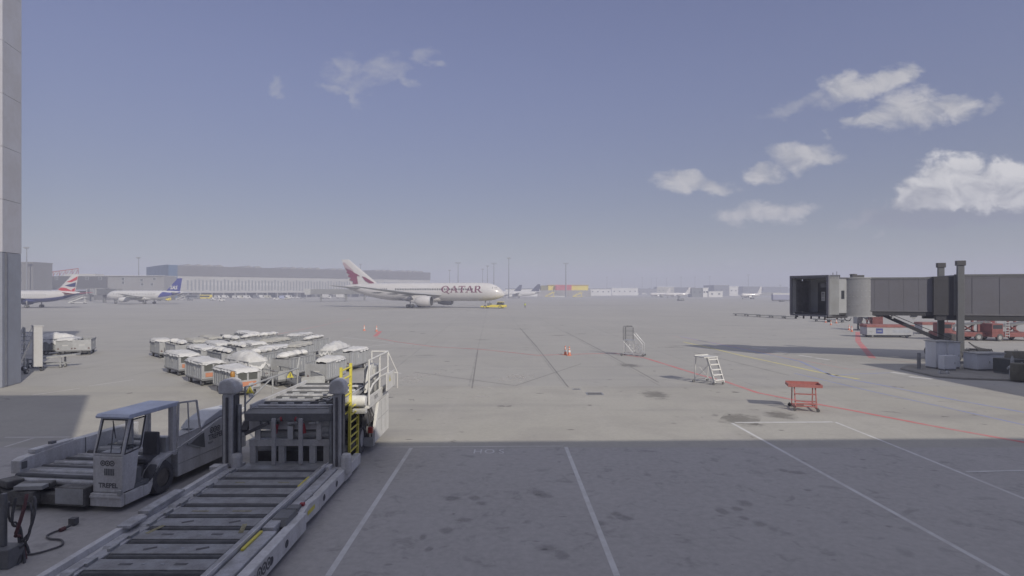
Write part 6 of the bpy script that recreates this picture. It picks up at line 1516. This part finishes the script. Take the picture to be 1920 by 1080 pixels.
vehicle('apron_bus', 'bus', 'bus', 'yellow apron bus just behind the blue tailed jet', 382, 560.5, R(-8), yellow_far, 12); vehicle('apron_bus', 'bus', 'bus', 'yellow apron bus with a long yellow roof in front of the hangar middle', 521, 556.2, R(20), yellow_far, 14); vehicle('apron_bus', 'bus', 'bus', 'yellow apron bus by the grey far boarding bridge', 591, 556.5, R(12), yellow_far, 13)
vehicle('apron_bus', 'bus', 'bus', 'dark apron bus standing behind the first yellow bus', 361, 560.6, R(-8), vb, 10)
vehicle('apron_truck', 'truck', 'truck', 'low yellow truck under the tail of the blue tailed jet', 306, 564.5, R(0), yellow_far, 8, h=1.9)
FV = [('van', 408, 559, vw, 'first white van in the hangar row after the yellow bus'), ('van', 423, 558, vw, 'white van with its nose to the hangar, second along'), ('van', 443, 559.4, vw, 'white van alone in the middle of the hangar front'), ('van', 452, 559, vt, 'cream van close to the white van at the hangar'), ('van', 464, 559.2, vw, 'tall white van at the hangar between the cream and grey vans'), ('van', 481, 558.6, vb, 'grey van in the hangar row'), ('van', 492, 558, vw, 'white van behind the long yellow roof bus'), ('van', 503, 558.6, vt, 'cream van at the end of the long bus'),
      ('van', 531, 559.5, vs_, 'pale blue van by the long yellow roof bus'), ('van', 543, 558.5, vw, 'white van between the pale blue van and the white car'), ('car', 556, 558.8, vw, 'white car between the pale blue van and the third bus'), ('car', 568, 559.2, vb, 'grey car before the third bus'), ('truck', 611, 559.5, vw, 'white truck with a dark cab beside the third bus'), ('tractor', 399, 563.5, vw, 'white baggage tractor out in front of the hangar'), ('tractor', 416, 565, vw, 'white baggage tractor, nearer one, in front of the hangar'), ('tractor', 356, 563.5, vb, 'grey baggage tractor beside the boarding ramp'), ('car', 519, 561.5, vw, 'white car out front of the long bus'), ('tractor', 538, 562, vt, 'cream tractor out front of the pale blue van'),
      ('van', 198, 561, vb, 'grey van behind the jet with the ribbon tail'), ('tractor', 160, 562.5, yellow_far, 'yellow baggage tractor between the two parked jets'), ('tractor', 172, 562, yellow_far, 'second yellow tractor, closer to the blue tailed jet'), ('van', 184, 561, vw, 'white van between the two parked jets'), ('truck', 640, 560, vw, 'white catering truck behind the widebody tail')]
for i, (k, x, y, mt, lab) in enumerate(FV):
    if 380 < x < 620 and k != 'tractor': y += 1.0
    vehicle({'van': 'parked_van', 'car': 'parked_car', 'truck': 'parked_truck', 'tractor': 'baggage_tractor'}[k], {'van': 'van', 'car': 'car', 'truck': 'truck', 'tractor': 'tractor'}[k], k, lab, x, y, R((i * 37) % 60 - 25), mt, {'van': 5.6, 'car': 4.4, 'truck': 8, 'tractor': 3.4}[k], 'service vehicles in front of the hangar', 2.5 if k == 'van' else None)
def steps_far(label, px, py, rz, mat, L=9, h=4.2, zz=0):
    t = thing('boarding_stairs', label, 'boarding stairs', G(px, py), rz)
    m = MB()
    for y in (-.7, .7): m.beam((-L / 2, y, .5), (L / 2 - 1.4, y, h), .2, .5); m.tube([(-L / 2, y, 1.6), (L / 2 - 1.4, y, h + 1.1), (L / 2, y, h + 1.1)], .06, 6); m.beam((L / 2 - 1.4, y, h), (L / 2, y, h), .2, .3)
    m.build('flight', mat, t); m = MB(); n = 14
    for i in range(n): m.bb(-L / 2 + i * (L - 1.6) / n, -L / 2 + i * (L - 1.6) / n + .5, -.65, .65, .6 + i * (h - .5) / n, .66 + i * (h - .5) / n)
    m.bb(L / 2 - 1.4, L / 2, -.65, .65, h, h + .1); m.build('tread', lgrey, t)
    m = MB(); m.beam((-L / 2 + .5, 0, .55), (L / 2, 0, .55), 1.6, .3); m.beam((L / 2 - 1, -.5, .6), (L / 2 - 1, -.5, h), .2, .2); m.beam((L / 2 - 1, .5, .6), (L / 2 - 1, .5, h), .2, .2); m.build('chassis', mat, t)
    for x in (-L / 2 + 1.2, L / 2 - 1):
        for y in (-.7, .7): w = MB(); wheel_mb(w, (x, y, .35), .35, .25); w.build('wheel', [rubber, steel], t)
steps_far('white boarding stairs slanting up to the tail of the ribbon tailed jet', 147, 569.5, R(8), white, 7.5, 3.0)
steps_far('white boarding stairs slanting up behind the blue tail', 340, 562.5, R(5), white, 6, 2.6)
steps_far('yellow boarding stairs before the red front of the freight hall', 1031, 557, R(15), yellow_far, 9.5, 4.6)
steps_far('yellow boarding stairs before the plain yellow end of the freight hall', 1083, 557.5, R(15), yellow_far, 9.5, 4.2)
steps_far('dark boarding stairs facing the first yellow ones', 1046, 556.8, R(180), dgrey, 7, 3.6)
def far_bridge(label, px, Y, L, rz):
    p = AT(px, 546, Y); t = thing('far_boarding_bridge', label, 'jet bridge', (p.x, Y, 0), rz)
    m = MB(); m.bb(-L / 2, L / 2, -1.5, 1.5, 4.0, 6.8); m.build('tunnel', M('far_bridge_grey', (.20, .205, .215), .6, 0, .1, .3), t); m = MB(); m.bb(-L / 2 - 3, -L / 2, -1.9, 1.9, 3.8, 7.0); m.build('cab', lgrey, t)
    m = MB(); m.bb(-L / 4 - .5, -L / 4 + .5, -.6, .6, .1, 4.0); m.bb(L / 3 - .4, L / 3 + .4, -.6, .6, .1, 4.0); m.each('support_column', dgrey, t)
far_bridge('grey far boarding bridge standing behind the tail of the widebody', 622, 320, 22, R(20)); far_bridge('far boarding bridge between the hangar and the widebody tail', 664, 340, 18, R(25)); far_bridge('far boarding bridge reaching the blue tailed jet', 205, 285, 18, R(-30)); far_bridge('far boarding bridge between the two parked jets', 172, 330, 16, R(-50))
# far right
vehicle('tank_truck', 'truck', 'truck', 'tanker truck with a bright yellow cab before the box building', 1277, 554.5, R(5), yellow_far, 13, h=3.0)
TRUCKBOX[0] = vw; vehicle('tank_truck', 'truck', 'truck', 'olive cabbed truck beside the tiny white planes', 1226, 553.5, R(180), ob, 10, h=2.2)
vehicle('parked_van', 'van', 'van', 'small white van at the foot of the white cabin', 1340, 555, R(5), vw, 5.5)
vehicle('parked_car', 'car', 'car', 'dark car alone on the far apron near the tanker', 1274, 564, R(90), vb, 4.2)
vehicle('parked_car', 'car', 'car', 'second dark car beside the lone dark car', 1278, 564, R(95), dgrey, 4.2)
def van_row(labs):
    for (x, y, mt, lab, L) in labs: vehicle('parked_truck', 'truck', 'truck', lab, x, y, R(3), mt, L, h=3.2)
van_row([(1121, 553.6, vw, 'white truck among the freight sheds', 9), (1150, 553.4, vt, 'cream truck among the freight sheds', 9), (1172, 553.6, vw, 'white truck between the cream and the grey trucks', 10), (1195, 553.8, vb, 'grey truck beside the freight sheds', 8), (1208, 553.5, vw, 'white truck near the commuter planes', 7)])
def high_trailer():
    t = thing('catering_trailer', 'long pale blue grey trailer partly hidden by the jet bridge cab', 'trailer', G(1482, 566), R(-4)); L = 19
    m = MB(); m.bb(-L / 2, L / 2, -1.3, 1.3, 1.1, 3.9); m.build('cargo_box', M('trailer_blue_grey', (.30, .31, .42), .5, 0, .12, .5), t, bev=.05); m = MB(); m.bb(-L / 2, L / 2, -1.25, 1.25, 3.9, 4.6); m.build('white_top', vw, t)
    m = MB(); m.bb(-L / 2 + .3, L / 2 - .3, -1.1, 1.1, .6, 1.1); m.build('chassis', black, t)
    for x in (-5, -4, 5, 6.2):
        for y in (-1.1, 1.1): w = MB(); wheel_mb(w, (x, y, .48), .48, .3); w.build('wheel', [rubber, steel], t)
high_trailer()
b0 = None
for i in range(9):
    lab = 'white and dark barrier block in the row before the yellow stairs'
    if b0 is None:
        b0 = o = thing('barrier_block', lab, 'barrier', (0, 0, 0), 0, 'barrier blocks before the yellow stairs'); m = MB(); m.prism([(-.9, 0), (.9, 0), (.7, 1.1), (-.7, 1.1)], 'y', -.35, .35); m.build('block', vw, o)
    else: o = copy_tree(b0)
    o.location = G(1034 + i * 2.9, 556.9)
f0 = None
for i in range(12):
    lab = 'pale blast screen panel standing in the row behind the white tailed plane'
    if f0 is None:
        f0 = o = thing('blast_screen', lab, 'fence panel', (0, 0, 0), 0, 'pale screens near the jet bridge'); m = MB(); m.bb(-1.6, 1.6, -.1, .1, .2, 4.2); m.build('panel', M('pale_screen', (.33, .33, .30), .7), o); m = MB(); m.beam((-1.4, .1, 0), (-1.4, .1, 4.2), .2, .2); m.beam((1.4, .1, 0), (1.4, .1, 4.2), .2, .2); m.build('post', greyp, o)
    else: o = copy_tree(f0)
    o.location = G(1424 + i * 3.6, 554.6)

# ------------------------------------------------------------------ floodlight masts
mastm = M('mast_galvanised', (.25, .26, .285), .5, .2, .1, .2)
def mast(label, px, ytop, hgt=30., th=.45, wide=False, Y=None):
    Y = Y or (hgt - H) * F / (YH - ytop); hgt = H + (YH - ytop) * Y / F
    p = AT(px, YH, Y); t = thing('floodlight_mast', label, 'light mast', (p.x, Y, 0), 0, 'floodlight masts on the horizon')
    m = MB(); m.tube([(0, 0, 0), (0, 0, hgt * .5), (0, 0, hgt)], th, 8, 0, th * .5); m.build('pole', mastm, t, smooth=True)
    m = MB(); w = 2.6 if wide else 1.5; m.bb(-w, w, -.3, .3, hgt - .3, hgt); m.bb(-w * .7, w * .7, -.25, .25, hgt - 1.1, hgt - .8); m.build('head_frame', mastm, t)
    m = MB()
    for k in range(5): m.box((-w + .2 + k * (2 * w - .4) / 4, -.4, hgt - .45), (.5, .25, .45), 0, 0, .5)
    m.each('lamp', lgrey, t)
for a in ((50, 463, 'tall mast rising behind the office block by the pier wall'), (260, 482, 'tall mast between the ribbon tail and the hangar'), (92, 497, 'short lamp mast on the dark pier roof', 22), (676, 495, 'slim mast just behind the widebody fin', 34), (859, 492, 'mast above the lettering of the widebody, in front of the clear sky', 30, .45, True), (843, 506, 'lower mast beside the wide headed one above the lettering', 28),
          (905, 504, 'lowest of three masts close together above the nose'), (914, 498, 'mast in the middle of three close together above the nose'), (926, 493, 'tallest and wide headed of three masts close together above the nose', 30, .45, True), (954, 483, 'tallest mast, standing alone just ahead of the widebody nose', 32), (1061, 493, 'paired lattice mast above the red freight front', 32, .7, True), (1138, 519, 'mast above the freight sheds'), (1204, 520, 'mast between the freight sheds and the cream workshop'), (1221, 523, 'short faint mast between the freight sheds and the cream workshop'), (1231, 521, 'mast above the cream workshop'),
          (1250, 521, 'mast between the cream and the dark workshops'), (1277, 519, 'mast directly above the yellow cabbed tanker'), (1303, 519, 'mast over the dark grey box building'), (1331, 518, 'mast over the low white cabin'), (1403, 515, 'wide headed mast above the white tail', 30, .5, True), (1463, 534, 'short mast above the pale screens', 14), (1166, 523, 'faint mast over the pale freight shed'), (1189, 525, 'faint short mast at the end of the pale freight shed'), (1828, 507, 'mast seen over the bridge roof beyond the twin columns', 40), (1888, 510, 'wide mast seen over the bridge roof at the picture edge', 40, .5, True)):
    mast(a[2], a[0], a[1], a[3] if len(a) > 3 else 30., a[4] if len(a) > 4 else .45, a[5] if len(a) > 5 else False)

# ------------------------------------------------------------------ haze
hz = MB(); hz.bb(-2400, 2400, -30, 1900, -1.0, 62.0)
ho = hz.build('haze', [])
hm = bpy.data.materials.new('haze_air'); hm.use_nodes = True; w = NT(hm.node_tree); w.n.clear()
o_ = w.node('ShaderNodeOutputMaterial'); pv = w.node('ShaderNodeVolumePrincipled'); pv.inputs['Density'].default_value = HAZE; pv.inputs['Color'].default_value = (.74, .765, .92, 1); pv.inputs['Anisotropy'].default_value = 0.0
w.l.new(pv.outputs[0], o_.inputs['Volume']); ho.data.materials.clear(); ho.data.materials.append(hm); tag(ho, kind='stuff')
